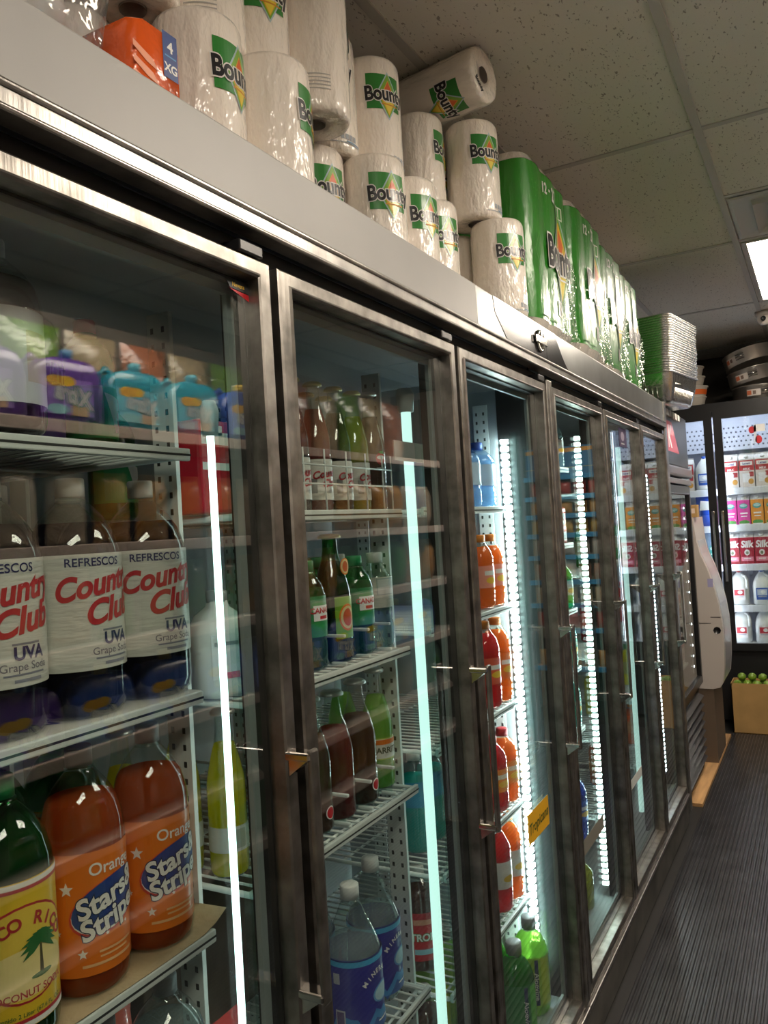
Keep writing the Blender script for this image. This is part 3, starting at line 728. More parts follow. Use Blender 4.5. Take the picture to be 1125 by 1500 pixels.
z = sh(1, 3)
KMI.put((-.20, 1.322, z), 'front mineral water bottle with blue label and white cap', -.25)
KMI.put((-.225, 1.446, z), 'mineral water bottle with blue label beside the slotted upright', -.2)
KMI.put((-.32, 1.34, z), 'mineral water bottle behind the front one')
# third door bay : red bottle beyond light, teal bottle
tl = Art().rect(0, .0, .09, .05, flat(RED), 1).txt('TROPICAL', 0, .0, .016, flat(WHITE), 3, bold=.03, out=flat((.02, .2, .04)), outw=.05).rect(0, .034, .09, .012, flat((.7, .3, .2)), 1).rect(0, -.034, .09, .012, flat((.3, .55, .65)), 1)
KTR = Kind(bottle('juice_bottle', prof_pet(.235, .05), M_PET, L_BROWN, .8, CAPW, .022, .0165, (.0506, .03, .14, pbr('red_label', (.5, .02, .03), .4), tl, 4.)), 'bottle')
KTR.put((-.25, 1.70, DECK+.001), 'red labelled juice bottle standing on the cooler deck past the light tube')
o = KTR.put((-.25, 1.70, sh(2, 4)), 'red labelled juice bottle just past the light tube', -.5)
KTE = Kind(bottle('drink_bottle', prof_pet(.24, .036), M_PET, L_TEAL, .8, CAPW, .02, .0165, (.0365, .11, .17, pbr('blue_teal_label', (.02, .3, .5), .4), None, 3.5)), 'bottle')
KTE.put((-.25, 1.715, sh(2, 3)), 'teal drink bottle past the light tube'); KTE.put((-.25, 1.80, sh(2, 3)), 'teal drink bottle second behind the light tube')
KYE = gl('soda_bottle', L_YEL, H=.262, R=.032, lab=(.0324, .04, .08, LABW, Art().rect(0, 0, .03, .03, flat((.3, .35, .3)), 1), 4), crown=CROWNS)
KYE.put((-.225, 1.01, sh(1, 2)-.03+.03), 'tall yellow glass soda bottle past the light strip of the first door', -.4); KYE.put((-.30, .985, sh(1, 2)), 'yellow glass soda bottle behind the tall yellow one', -.4)
KYE.put((-.30, .86, .9605), 'yellow glass soda bottle beside the orange soda')
# white jug and red packet past light strip at the middle and top
def build_wj():
    r = empty('milk_jug'); MB().lathe([(.04, 0), (.046, .01), (.046, .10), (.036, .125), (.018, .14), (.015, .15)], M_MILK, 22, sq=3.5).obj('jug_body', r)
    MB().lathe([(.017, .148), (.017, .165), (.014, .167)], CAPK, 16).obj('cap', r)
    q = MB(); Art().rect(0, 0, .06, .07, flat((.68, .72, .72)), 1).rect(-.005, .02, .04, .006, flat((.25, .3, .32)), 2).rect(.0, -.03, .03, .01, flat((.6, .1, .2)), 2).to(q, on_px(.0467, 0, .065)); q.obj('label', r); return r
Kind(build_wj, 'jug').put((-.215, 1.0, sh(1, 1)), 'small white jug with printed label past the light strip', -.5)
def build_rp():
    r = MB(); r.cbox((-.03, -.05, 0), (.03, .05, .15), flat((.5, .012, .03), .3, .4), .006)
    a = Art(); a.rect(.0, .045, .09, .02, flat(WHITE), 1).rect(0, .0, .09, .012, flat(WHITE), 1).rect(-.02, .058, .05, .016, flat(WHITE), 1); a.to(r, on_px(.0302, 0, .075)); return r.obj('drink_carton')
tag(build_rp(), 'red and white carton on the shelf past the first light strip', 'carton').location = (-.215, .995, sh(1, 1)+.17)
bpy.data.objects['drink_carton'].location.z = 1.5465+.0
def bag(name, w, h, d, m, art=None, seed=0):
    rng = random.Random(seed); q = MB(); n, k = 10, 8; vs = []
    def sd(s):
        vs = []
        for i in range(n+1):
            for j in range(k+1):
                u = -1+2*i/n; v = -1+2*j/k
                t = (1-abs(u)**3)*(1-abs(v)**4); vs.append((s*d/2*t+rng.uniform(-.003, .003)*t, u*w/2*(1-.06*(1-v*v)), h/2*(1+v)))
        return vs
    for s in (1, -1):
        fs = [(i*(k+1)+j, (i+1)*(k+1)+j, (i+1)*(k+1)+j+1, i*(k+1)+j+1) for i in range(n) for j in range(k)]
        q.add(sd(s), fs if s > 0 else [f[::-1] for f in fs], m, True)
    return q
tag(bag('x', .16, .17, .09, pbr('red_film', (.55, .03, .03), .35, coat=.5)).obj('snack_bag', loc=(-.27, .98, sh(1, 3))), 'red bag low past the first light strip', 'bag')
tag(bag('x', .14, .15, .09, pbr('pink_film', (.65, .12, .08), .35, coat=.5), seed=3).obj('snack_bag', loc=(-.36, .84, sh(0, 3))), 'pale red bag behind the grey capped clear bottle', 'bag')
# cardboard at the back of the second door
tag(MB().cbox((-.66, 1.02, SH[1][3]+.001), (-.45, 1.50, .90), pbr('grey_brown_cardboard', (.16, .13, .10), .85, var=(9, .4)), .004).obj('cardboard_box'), 'dull cardboard box at the back behind the mineral water', 'box')
# ---------------- third door
KW = Kind(bottle('water_bottle', prof_small(.185, .05), M_BLUEPET, liquid('blue_water', (.55, .72, .92), .35, .5), .85, CAPB, .02, .018, (.0505, .06, .12, pbr('pale_blue_label', (.5, .65, .85), .4), None, 6.2)), 'bottle')
z = sh(2, 0)
for x, y, s in ((-.195, 2.105, 'beside the slotted upright'), (-.195, 1.995, 'second from the slotted upright'), (-.31, 2.09, 'in the back row by the upright'), (-.31, 1.98, 'in the back row further left')): KW.put((x, y, z), 'pale blue water bottle, third door, top shelf, '+s)
KJ = {}
def smallk(key, liq, labc, cap=CAPO, H=.20, R=.036):
    if key not in KJ: KJ[key] = Kind(bottle('juice_bottle', prof_small(H, R), M_PET, liq, .9, cap, .02, .0168, (R+.0005, H*.28, H*.58, pbr('juice_label_'+key, labc, .4), Art().rect(0, .01, R*1.2, .012, flat(WHITE), 1).ell(0, -.01, R*.5, .009, flat(YEL), 1), 5.)), 'bottle')
    return KJ[key]
z = sh(2, 1)
for x, y, k, c, s in ((-.174, 2.112, 'oj', (.85, .30, .22), 'next to the slotted upright'), (-.175, 2.035, 'oj', (.85, .3, .2), 'one place left of the upright'), (-.27, 2.11, 'oj2', (.8, .22, .05), 'behind in the second row')):
    smallk(k, L_OR2, c).put((x, y, z), 'orange juice bottle, second shelf of the third door, '+s, -.3)
z = sh(2, 2)
for x, y, k, lq, c, s in ((-.175, 2.028, 'rb', L_RED2, (.7, .1, .05), 'red juice bottle on the third shelf by the door handle'), (-.174, 2.112, 'ob', L_OR2, (.8, .2, .03), 'orange juice bottle on the third shelf by the upright'), (-.30, 2.10, 'yb', L_YEL, (.6, .7, .3), 'yellow juice bottle with green label on the third shelf')):
    smallk(k, lq, c, CAPO if k != 'yb' else CAPB, .235, .04).put((x, y, z), s, -.3)
z = sh(2, 3)
for x, y, k, lq, c, s in ((-.175, 2.028, 'kr', L_RED2, (.8, .25, .03), 'red punch bottle on the fourth shelf nearest the frame'), (-.174, 2.112, 'ko', L_OR2, (.8, .3, .05), 'orange punch bottle on the fourth shelf by the upright'), (-.29, 2.035, 'kr2', L_RED2, (.75, .08, .08), 'red punch bottle in the second row of the fourth shelf'), (-.29, 2.120, 'ko2', L_OR2, (.85, .3, .03), 'orange punch bottle in the second row of the fourth shelf')):
    smallk(k, lq, c, CAPR, .20, .041).put((x, y, z), s, -.3)
z = sh(2, 4)
for x, y, k, lq, c, s in ((-.174, 2.108, 'fa', L_OR2, (.75, .72, .68), 'orange soda bottle with white label low in the third door, front'), (-.27, 2.11, 'fb', L_OR2, (.75, .6, .4), 'orange soda bottle low in the third door, behind'), (-.175, 2.024, 'fc', L_RED2, (.75, .72, .7), 'red soda bottle with white label low in the third door')):
    smallk(k, lq, c, CAPO, .235, .038).put((x, y, z), s, -.3)
def aloe_art(t, c):
    a = Art(); a.rect(-.028, .0, .010, .12, flat(NAVY), 1).rect(.028, .0, .010, .12, flat(NAVY), 1).rect(.0, .0, .03, .12, flat(c), 1)
    a.txt(t, -.028, -.01, .013, flat(WHITE), 2, rot=-PI/2, xs=1.1, bold=.01).txt(t, .028, -.01, .013, flat(WHITE), 2, rot=-PI/2, xs=1.1, bold=.01); return a
KA = Kind(bottle('aloe_bottle', prof_pet(.245, .048), M_PETG, L_LIME, .93, CAPK, .03, .020, (.0485, .03, .16, pbr('dark_green_label', (.015, .22, .05), .35, coat=.3), aloe_art('Aloevine', (.10, .5, .05)), 4.4)), 'bottle')
KA2 = Kind(bottle('aloe_bottle', prof_pet(.245, .048), M_PET, L_LIME2, .93, CAPK, .03, .020, (.0485, .03, .16, pbr('lime_green_label', (.35, .6, .05), .35, coat=.3), aloe_art('Aloevine', (.5, .65, .05)), 4.4)), 'bottle')
z = DECK+.0012
KA.put((-.112, 1.945, z), 'dark green aloe drink bottle in front at the bottom of the third door', -.1)
KA2.put((-.120, 2.085, z), 'light green aloe drink bottle at the bottom of the third door', -.35)
KA.put((-.205, 2.005, z), 'dark green aloe drink bottle behind the front one, nearest the frame', .2)
for y in (1.85, 1.95): KA2.put((-.31, y, z), 'light green aloe drink bottle in the back row', group='aloe bottles in the back row')
# ---------------- fourth door
SHORT = ['white capped pink labelled bottle left of the lit one, fourth door', 'green bottle left of the lit one, fourth door', 'teal bottle left of the upper lit one, fourth door', 'teal bottle left of the lower lit one, fourth door', 'blue bottle left of the lit one, fourth door']
for k2, (x, y, zi, key, lq, c, cap, H, R, s) in enumerate(((-.165, 2.755, 0, 'd4w', L_WATER, (.75, .6, .6), CAPW, .17, .034, 'white capped bottle with pink label on the top shelf of the fourth door'),
    (-.165, 2.757, 2, 'd4g', L_LIME, (.6, .65, .6), CAPW, .17, .036, 'green bottle with white label in the fourth door'), (-.165, 2.757, 3, 'd4t', L_TEAL, (.03, .55, .42), CAPR, .17, .038, 'teal labelled bottle in the fourth door, upper'),
    (-.165, 2.757, 4, 'd4u', L_TEAL, (.03, .5, .4), CAPW, .18, .038, 'teal labelled bottle in the fourth door, lower'), (-.172, 2.750, 5, 'd4b', liquid('blue_drink', (.02, .1, .5), .1), (.03, .12, .5), CAPB, .235, .045, 'blue labelled bottle low in the fourth door'))):
    K = smallk(key, lq, c, cap, H, R); K.put((x, y, sh(3, zi)), s, -.3)
    for xx, yy in ((x, y-.094), (x, y-.188), (x-.095, y-.03)): K.put((xx, yy, sh(3, zi)), SHORT[k2], -.3, group=SHORT[k2])
q = MB(); q.cbox((-.035, -.04, 0), (.035, .04, .125), flat((.6, .03, .03), .35, .4), .004); Art().rect(0, .02, .06, .04, flat(WHITE), 1).ell(0, .02, .018, .014, flat(RED), 2).rect(0, -.04, .07, .03, flat(WHITE), 1).to(q, on_px(.0352, 0, .065)); 
KC = Kind(lambda: q.obj('drink_carton'), 'carton')
KC.put((-.185, 2.745, sh(3, 1)), 'red and white drink carton by the lights of the fourth door', -.2); KC.put((-.20, 2.64, sh(3, 1)), 'red and white drink carton left of the one by the lights', -.2)
KYB = Kind(bottle('juice_bottle', prof_pet(.17, .042), M_PET, L_OLIVE, .85, CAPW, .02, .0165), 'bottle')
KYB.put((-.15, 2.70, DECK+.001), 'yellow bottle at the bottom of the fourth door'); KYB.put((-.15, 2.60, DECK+.001), 'yellow bottle left of the bottom corner one in the fourth door')
# ---------------- fifth and sixth doors
for i in (4, 5):
    w = ['fifth', 'sixth'][i-4]; yb = B0+(i+1)*W
    for n, (k, key, lq, c, cap) in enumerate(((0, 'w5', L_WATER, (.6, .68, .7), CAPB), (1, 'g5', L_LIME, (.6, .7, .4), CAPW), (2, 'r5', L_RED2, (.7, .15, .1), CAPR), (3, 'y5', L_YEL, (.6, .6, .2), CAPG), (4, 'o5', L_OR2, (.7, .3, .1), CAPO))):
        K = smallk(key, lq, c, cap, .19, .038)
        for yy in (.13, .23): K.put((-.21, yb-yy, sh(i, k)), '%s bottle on shelf %s of the %s door' % (['clear', 'green', 'red', 'yellow', 'orange'][n], ['one, topmost', 'two', 'three', 'four', 'five, lowest'][n], w), -.4, group='%s bottles in the %s door' % (['clear', 'green', 'red', 'yellow', 'orange'][n], w))
    tag(bag('x', .15, .2, .1, pbr('orange_bag' if i == 4 else 'yellow_bag', (.6, .16, .04) if i == 4 else (.55, .45, .03), .35, coat=.5), seed=i).obj('snack_bag', loc=(-.17, yb-.17, DECK+.001)), ['orange bag at the bottom of the fifth door', 'yellow bag at the bottom of the sixth door'][i-4], 'bag')

# ------------------------------------------------------------------ on top of the coolers
TOP = 2.0535
RR, RH = .0725, .270
def bounty(a, u, v, s, txt=True):
    """green patch, tall diamond, black lettering edged in white"""
    a.rect(u, v, s, s*.92, flat((.025, .22, .03), .35, .4), 1)
    dx = u+.10*s; dy = v-.10*s
    def dia(w, h, c, l, oy=0): a.poly([(dx-w*s, dy+oy*s), (dx, dy+(oy-h)*s), (dx+w*s, dy+oy*s), (dx, dy+(oy+h)*s)], flat(c, .35, .4), l)
    dia(.36, .64, (.42, .55, .62), 2); dia(.32, .58, (.20, .42, .04), 3); dia(.24, .46, (.75, .42, .03), 4, -.05); dia(.13, .28, (.80, .62, .05), 5, -.2)
    dia(.10, .2, (.70, .12, .02), 5, .18)
    a.txt('Bounty', u+.04*s, v-.04*s, .36*s, flat((.006, .006, .008), .35, .4), 6, bold=.035, xs=.80, rot=.05, out=flat((.78, .76, .72), .35, .4), outw=.05)
    a.rect(u+.14*s, v-.33*s, .5*s, .035*s, flat((.6, .25, .02)), 6)
    return a
def build_roll():
    r = empty('paper_towel_roll'); q = MB(); rng = random.Random(3)
    prof = [(.021, .030), (.022, .006), (.040, .003), (.060, .001), (.068, .004), (RR-.001, .012), (RR, .03)]
    prof += [(RR*(1+.004*((i % 3)-1)), .03+i*(RH-.06)/12) for i in range(1, 12)]
    prof += [(RR, RH-.03), (RR-.001, RH-.012), (.068, RH-.004), (.060, RH-.001), (.040, RH-.003), (.022, RH-.006), (.021, RH-.030)]
    q.lathe(prof, M_TOWEL, 40, cap0=False, cap1=False)
    q.obj('roll', r)
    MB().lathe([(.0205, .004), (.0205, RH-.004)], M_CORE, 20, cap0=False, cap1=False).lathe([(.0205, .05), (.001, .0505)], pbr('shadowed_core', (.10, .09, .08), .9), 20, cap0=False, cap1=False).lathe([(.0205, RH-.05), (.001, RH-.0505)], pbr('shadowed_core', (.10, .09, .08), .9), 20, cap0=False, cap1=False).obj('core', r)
    q = MB(); a = Art(); bounty(a, 0, RH-.088, .088); a.to(q, on_cyl(RR+.0006), .006, .0003)
    b = Art(); gk = flat((.35, .38, .42))
    for i in range(5): b.rect(-.155, .07-i*.007, .055, .0022, flat((.45, .43, .40)), 1)
    b2 = Art()
    for i in range(4): b2.rect(.02+i*.012, .032, .009, .012, gk, 1)
    b2.rect(.055, .022, .05, .003, flat((.2, .35, .5)), 1).rect(.03, .018, .08, .002, gk, 1)
    q.obj('label', r); q = MB(); b.to(q, on_cyl(RR+.0006), .006, .0003); q.obj('fine_print', r)
    q = MB(); b2.to(q, on_cyl(RR+.0006), .006, .0003); q.obj('bottom_print', r)
    e = MB(); Art().txt('Bounty', 0, -.045, .013, flat((.02, .02, .02)), 1, bold=.05, xs=.8).to(e, lambda u, v, z: (-v, u, RH-.0012+z)); e.obj('end_print', r)
    return r
KROLL = Kind(build_roll, 'paper towels')
def roll(x, y, layer, az, label, tilt=(0, 0)):
    return KROLL.put((x, y, TOP+layer*(RH+.0008)), label, rot=(tilt[0], tilt[1], rad(az)))
roll(-.330, .860, 0, 40, 'paper towel roll standing behind the orange pack')
roll(-.175, .978, 0, 4, 'paper towel roll on the grey header between the orange pack and a plainer roll')
roll(-.150, 1.134, 0, 24, 'paper towel roll on the header with its green label turned to the far edge')
roll(-.270, 1.440, 0, -25, 'paper towel roll in the lower layer mostly hidden under the leaning tall roll')
roll(-.334, 1.585, 0, -30, 'paper towel roll in the lower back row left of the large front label')
roll(-.180, 1.555, 0, -34, 'front paper towel roll with a full green label facing out above the second door')
roll(-.170, 1.702, 0, -22, 'paper towel roll right of the roll with the full front label')
roll(-.182, 1.850, 0, -30, 'lower paper towel roll whose label meets a neighbouring label, beside a narrow slice of roll')
roll(-.262, 1.975, 0, -15, 'narrow slice of a paper towel roll left of the plain lower roll')
roll(-.232, 2.122, 0, 20, 'plain lower paper towel roll just behind the front one beside the green packs')
roll(-.082, 2.074, 0, -36, 'front lower paper towel roll touching the first green pack')
roll(-.372, .985, 1, 60, 'wrapped paper towel roll at the top left behind the others')
roll(-.225, .893, 1, 60, 'wrapped paper towel roll in the upper layer above the orange pack')
roll(-.215, 1.043, 1, 70, 'wrapped paper towel roll in the upper layer with no label showing')
roll(-.235, 1.205, 1, -30, 'upper paper towel roll with green label at the top edge of the photo')
roll(-.190, 1.345, 1, 70, 'tall leaning paper towel roll with no label, its round bottom showing', (rad(1), 0))
roll(-.258, 1.492, 1, -44, 'upper paper towel roll with label beside the leaning one')
roll(-.222, 1.640, 1, -32, 'upper paper towel roll standing on the roll with the full front label')
roll(-.240, 1.925, 1, 10, 'upper paper towel roll under the lying roll, label at its far edge')
roll(-.290, 2.090, 1, -20, 'upper paper towel roll squeezed behind between two others')
roll(-.130, 2.046, 1, -34, 'upper paper towel roll leaning over the front roll beside the green packs')
KROLL.put((-.305, 1.975, TOP+2*(RH+.0008)+RR+.0005), 'paper towel roll lying on its side on top of the upper rolls', rot=(Matrix.Rotation(rad(-8), 3, 'Z') @ Matrix.Rotation(rad(90), 3, 'Y') @ Matrix.Rotation(rad(-40), 3, 'Z')).to_euler())

# green twelve packs
def sx(u, w): return -.008*(1-abs(sin(PI*(u+w/2)/(w/3))))
def build_pack():
    r = empty('paper_towel_pack'); w, d, h = .425, .29, .545
    def ring(z, ins):
        pts = []; n = 96
        for i in range(n):
            a = 2*PI*i/n; e = 6
            k = (abs(cos(a))**e+abs(sin(a))**e)**(-1/e)
            x, y = k*cos(a)*(d/2-ins), k*sin(a)*(w/2-ins)
            if abs(cos(a))*w > abs(sin(a))*d*.5: x += (1 if x > 0 else -1)*sx(y, w)*(1 if abs(y) < w/2-.03 else 0)
            pts.append((x, y, z))
        return pts
    MB().loft([ring(.0, .03), ring(.008, .012), ring(.035, .004), ring(.04, .0)], M_TOWEL, cap1=False).obj('bottom_rolls', r); MB().loft([ring(.505, 0), ring(.51, .006), ring(.535, .02), ring(.545, .045)], M_TOWEL, cap0=False).obj('top_rolls', r)
    MB().loft([ring(.040, 0), ring(.12, .0005), ring(.28, .003), ring(.40, 0), ring(.505, .001)], M_GREENPACK, cap0=False, cap1=False).obj('wrapper', r)
    q = MB(); a = Art(); W2 = flat((.80, .79, .75), .35, .4); K = flat((.006, .006, .008), .35, .4)
    lg = flat((.05, .30, .03), .35, .4)
    def ringdia(u, v, a1, b1, t):
        P = [(u-a1, v), (u, v-b1), (u+a1, v), (u, v+b1)]; Q = [(u-a1+t, v), (u, v-b1+t*1.6), (u+a1-t, v), (u, v+b1-t*1.6)]
        for i in range(4): j = (i+1) % 4; a.poly([P[i], P[j], Q[j], Q[i]], lg, 1)
    for u, v in ((-.10, .345), (-.10, .15), (-.15, .24), (.17, .36)): ringdia(u, v, .035, .06, .004); ringdia(u, v, .016, .028, .003)
    for i in range(18): a.ell(-.18+.024*(i % 6)+.01*(i//6), .44-.02*(i//6), .003, .003, lg, 1, 8)
    u0, v0 = .075, .27
    def dia(ww, hh, c, l, oy=0): a.poly([(u0-ww, v0+oy), (u0, v0+oy-hh), (u0+ww, v0+oy), (u0, v0+oy+hh)], flat(c, .35, .4), l)
    dia(.085, .165, (.35, .50, .48), 1); dia(.075, .150, (.12, .32, .03), 2); dia(.06, .125, (.70, .45, .03), 3); dia(.03, .07, (.75, .60, .05), 4, -.06); dia(.025, .05, (.65, .13, .02), 4, .05)
    a.txt('Bounty', .055, .275, .090, K, 6, bold=.04, xs=.60, out=W2, outw=.045)
    a.txt('12', -.055, .462, .032, W2, 2, bold=.03, xs=.8).txt('27', .025, .460, .042, W2, 2, bold=.03, xs=.8).rect(-.018, .462, .012, .008, W2, 2)
    a.rect(.08, .425, .055, .042, W2, 2).rect(.068, .425, .018, .034, lg, 3).rect(.092, .425, .018, .034, lg, 3)
    a.rect(.07, .208, .11, .006, W2, 6)
    a.rect(.03, .105, .05, .05, flat((.55, .5, .5), .35, .4), 2)
    for i in range(6): a.rect(.012+i*.007, .105, .003, .04, flat((.12, .08, .1), .35, .4), 3)
    a.rect(-.08, .056, .14, .006, lg, 2)
    a.to(q, lambda u, v, e: (d/2+sx(u, w)+.0012+e, u, v), .012, .0004); q.obj('print', r)
    rng = random.Random(5); n, m = 26, 34; vs = []
    for i in range(n+1):
        for j in range(m+1):
            u = -.02+.215*i/n; v = .004+.28*j/m; lim = -.02+.20*(j/m)**1.2
            vs.append((d/2+.006+rng.uniform(-.0035, .0035)+.004*sin(40*u+30*v), max(u, lim*.9), v))
    fs = [(i*(m+1)+j, (i+1)*(m+1)+j, (i+1)*(m+1)+j+1, i*(m+1)+j+1) for i in range(n) for j in range(m)]
    MB().add(vs, fs, M_CRINKLE).obj('crinkled_film', r)
    return r
KPACK = Kind(build_pack, 'paper towels')
KPACK.put((-.165, 2.412, TOP), 'green twelve roll paper towel pack nearest the loose rolls', rz=0)
KPACK.put((-.155, 2.842, TOP), 'green twelve roll paper towel pack second from the loose rolls')
KPACK.put((-.175, 3.272, TOP), 'green twelve roll paper towel pack third from the loose rolls')
KPACK.put((-.195, 3.702, TOP), 'green twelve roll paper towel pack last in the row beside the foil pans')

# orange pack and clear bag
r = empty('diaper_pack', (-.17, .745, TOP+.002)); tag(r, 'orange plastic pack with a navy size patch beside the clear bag', 'pack')
q = MB(); rings = []
for x, s in ((-.08, .6), (-.07, .92), (-.03, 1), (.06, 1), (.115, .97), (.130, .85)):
    rings.append([(x, .043*s*cc, .055+.052*s*ss) for cc, ss in [(max(-1, min(1, 1.25*cos(t))), max(-1, min(1, 1.25*sin(t)))) for t in [2*PI*i/24 for i in range(24)]]])
q.loft(rings, pbr('orange_film', (.72, .10, .01), .25, coat=.6, bump=(30, .5)), True); q.obj('pack_body', r)
q = MB(); a = Art(); a.rect(.022, .018, .026, .060, flat((.015, .05, .22), .3, .4), 1).txt('4', .022, .030, .014, flat(WHITE), 2, bold=.03).rect(.022, .017, .02, .002, flat((.1, .3, .6)), 2).txt('XG', .022, .002, .011, flat(WHITE), 2, bold=.03)
a.ell(.018, -.042, .012, .009, flat((.03, .05, .2)), 1).ell(.018, -.042, .008, .006, flat(WHITE), 2)
for i in range(4): a.poly([(-.042, .01-.018*i), (-.01, .0-.018*i), (.0, -.012-.018*i), (-.02, -.008-.018*i), (-.042, .002-.018*i)], flat((.80, .30, .16), .3, .4), 1)
a.to(q, on_px(.1306, 0, .055)); q.obj('print', r)
r = empty('plastic_bag', (-.15, .592, TOP)); tag(r, 'clear plastic bag of white foam cups at the near end of the cooler top', 'bag')
rng = random.Random(11); rings = []
for k in range(9):
    t = k/8; s = .72+.28*sin(PI*min(1, .15+t*.9)); ring = []
    for i in range(30):
        a_ = 2*PI*i/30; e = 4; kk = (abs(cos(a_))**e+abs(sin(a_))**e)**(-1/e); j = 1+rng.uniform(-.05, .05)
        ring.append((.125*kk*cos(a_)*s*j, .100*kk*sin(a_)*s*j, .002+.33*t))
    rings.append(ring)
MB().loft(rings, thin('bag_film', (.95, .96, .97), .07, .08, .10, (.75, .75, .75), bump=(25, .9))).obj('bag_film', r)
q = MB()
for i, (x, y) in enumerate([(x, y) for x in (-.055, .02) for y in (-.042, .042)]):
    for k in range(9): q.lathe([(.026, .012+k*.022), (.036, .10+k*.022), (.038, .102+k*.022)], pbr('white_foam', (.75, .73, .70), .5), 18, c=(x, y, 0), cap1=False)
q.obj('cups', r)
q = MB(); Art().rect(.06, .06, .05, .06, flat((.02, .06, .25)), 1).rect(.02, -.03, .05, .02, flat((.3, .42, .6)), 1).to(q, on_px(.0955+.03, .0, .14)); q.obj('label', r)

# nested foil pans
def rrect(a, b, rad_, z, n=6):
    pts = []
    for cx, cy, s in ((a-rad_, b-rad_, 0), (-a+rad_, b-rad_, 1), (-a+rad_, -b+rad_, 2), (a-rad_, -b+rad_, 3)):
        for i in range(n+1):
            t = PI/2*(s+i/n); pts.append((cx+rad_*cos(t), cy+rad_*sin(t), z))
    return pts
def build_pan():
    r = empty('foil_pan'); a, b = .172, .235; H = .15; q = MB()
    def cr(k, z):
        p = rrect(a*k, b*k, .045, z, 8)
        return p
    rings = [cr(.78, 0), cr(.80, .004)]
    q.loft([cr(.78, 0), cr(.82, .012), cr(.92, .085), cr(.925, .09), cr(.96, H-.004)], M_FOIL, cap1=False)
    p = MB(); p.loft([cr(.96, H-.004), cr(1.0, H-.003), cr(1.0, H+.002), cr(.965, H)], M_FOIL, cap0=False, cap1=False); p.obj('rim', r)
    # vertical ribs pressed into the wall
    w = q
    for s in (1, -1):
        for i in range(-6, 7):
            u = i*.022
            for y0_, ax in ((u, 'x'),):
                w.tube([(s*a*.815, u, .012), (s*a*.905, u, .075)], .0045, M_FOIL, 6)
        for i in range(-4, 5):
            u = i*.022; w.tube([(u, s*b*.82, .012), (u, s*b*.905, .075)], .0045, M_FOIL, 6)
    w.obj('pan_body', r); return r
KPAN = Kind(build_pan, 'foil pan')
rng = random.Random(2)
NP = 24
for i in range(NP):
    lab = 'bottom foil pan of the stack at the cooler end, its ribbed side showing' if i == 0 else ('top foil pan of the tall stack at the cooler end' if i == NP-1 else 'foil pan nested in the tall stack at the cooler end, only its rim showing')
    KPAN.put((-.088+rng.uniform(-.002, .002)+.0004*i, 4.345+rng.uniform(-.002, .002), 2.056+i*.0122), lab, rz=rad(-9)+rng.uniform(-.01, .01), group=None if i in (0, NP-1) else 'foil pans nested in the stack')

# ------------------------------------------------------------------ black upright cooler beside the bank
r = empty('upright_cooler', (0, 0, 0)); tag(r, 'black upright glass door cooler with louvred base between the steel coolers and white kiosk', 'cooler')
x0, x1, y0, y1 = -.70, -.03, 4.155, 5.0
c = MB(); c.box((x0, y0, .05), (x0+.03, y1, 2.05), M_BLACK); c.box((x0, y0, .05), (x1-.04, y0+.03, 2.05), M_BLACK); c.box((x0, y1-.03, .05), (x1-.04, y1, 2.05), M_BLACK)
c.box((x0, y0, 2.02), (x1, y1, 2.05), M_BLACK); c.box((x0, y0, .05), (x1-.03, y1, .50), M_BLACK)
c.box((x0+.03, y0+.03, .5), (x0+.035, y1-.03, 1.75), M_INT); c.obj('cabinet', r)
s = MB(); s.cbox((x1-.03, y0, 1.76), (x1, y1, 2.03), M_BLACK, .006)
a = Art(); a.poly([(-.28, -.07), (-.28, .09), (-.1, .09), (.1, -.07)], flat((.55, .02, .02), .3, .4), 1).poly([(-.23, -.05), (-.21, -.05), (-.20, .07), (-.22, .07)], flat(WHITE), 2).poly([(-.205, .0), (-.15, -.05), (-.12, -.05), (-.18, .01), (-.13, .07), (-.16, .07)], flat(WHITE), 2)
a.to(s, on_px(x1+.0005, (y0+y1)/2, 1.90)); s.obj('header_sign', r)
for i in range(5): MB().box((x1, y0+.12+i*.09, 2.012), (x1+.012, y0+.18+i*.09, 2.045), flat((.62, .60, .56))).obj('price_clip', r)
MB().cbox((x1-.03, y0, 1.66), (x1+.01, y1, 1.69), pbr('grey_trim', (.20, .19, .20), .3, .5), .004).cbox((x1-.03, y0, 1.70), (x1+.02, y1, 1.755), pbr('grey_trim', (.20, .19, .20), .3, .5), .012).obj('grey_trim', r)
dr = empty('door'); dr.parent = r
ring_frame(MB(), x1-.03, x1, y0+.005, y1-.005, .50, 1.655, .065, .05, M_BLACK).obj('door_frame', dr)
MB().box((x1-.016, y0+.07, .55), (x1-.010, y1-.07, 1.605), M_GLASS).obj('glass_pane', dr)
MB().cbox((x1, y0+.02, .86), (x1+.045, y0+.05, .885), M_CHROME, .003).cbox((x1, y0+.02, 1.185), (x1+.045, y0+.05, 1.21), M_CHROME, .003).cbox((x1+.035, y0+.022, .86), (x1+.047, y0+.048, 1.21), M_WIRE, .003).obj('handle', dr)
for sgn, y in ((0, y0+.05), (1, y1-.05)):
    q = MB(); q.box((-.075, y-.008, .56), (-.068, y+.008, 1.60), M_WIRE); zz = .60
    while zz < 1.58:
        q.lathe([(.006, -.0675), (.004, -.064)], M_LEDS[5], 8, axis='x', c=(0, y, zz)); zz += .062
    q.obj('led_strip', r)
for z in (.62, .88, 1.12, 1.36):
    MB().box((x0+.04, y0+.035, z-.012), (-.10, y1-.035, z), M_WIRE).obj('shelf_plate', r)
q = MB()
for i in range(8):
    z = .09+i*.05; q.prism([(x1-.03, z), (x1+.004, z-.012), (x1+.006, z-.008), (x1-.028, z+.008), (x1-.03, z+.012)], y0+.02, y1-.05, pbr('dark_grey_louvre', (.03, .03, .033), .35))
q.obj('louvre', r)
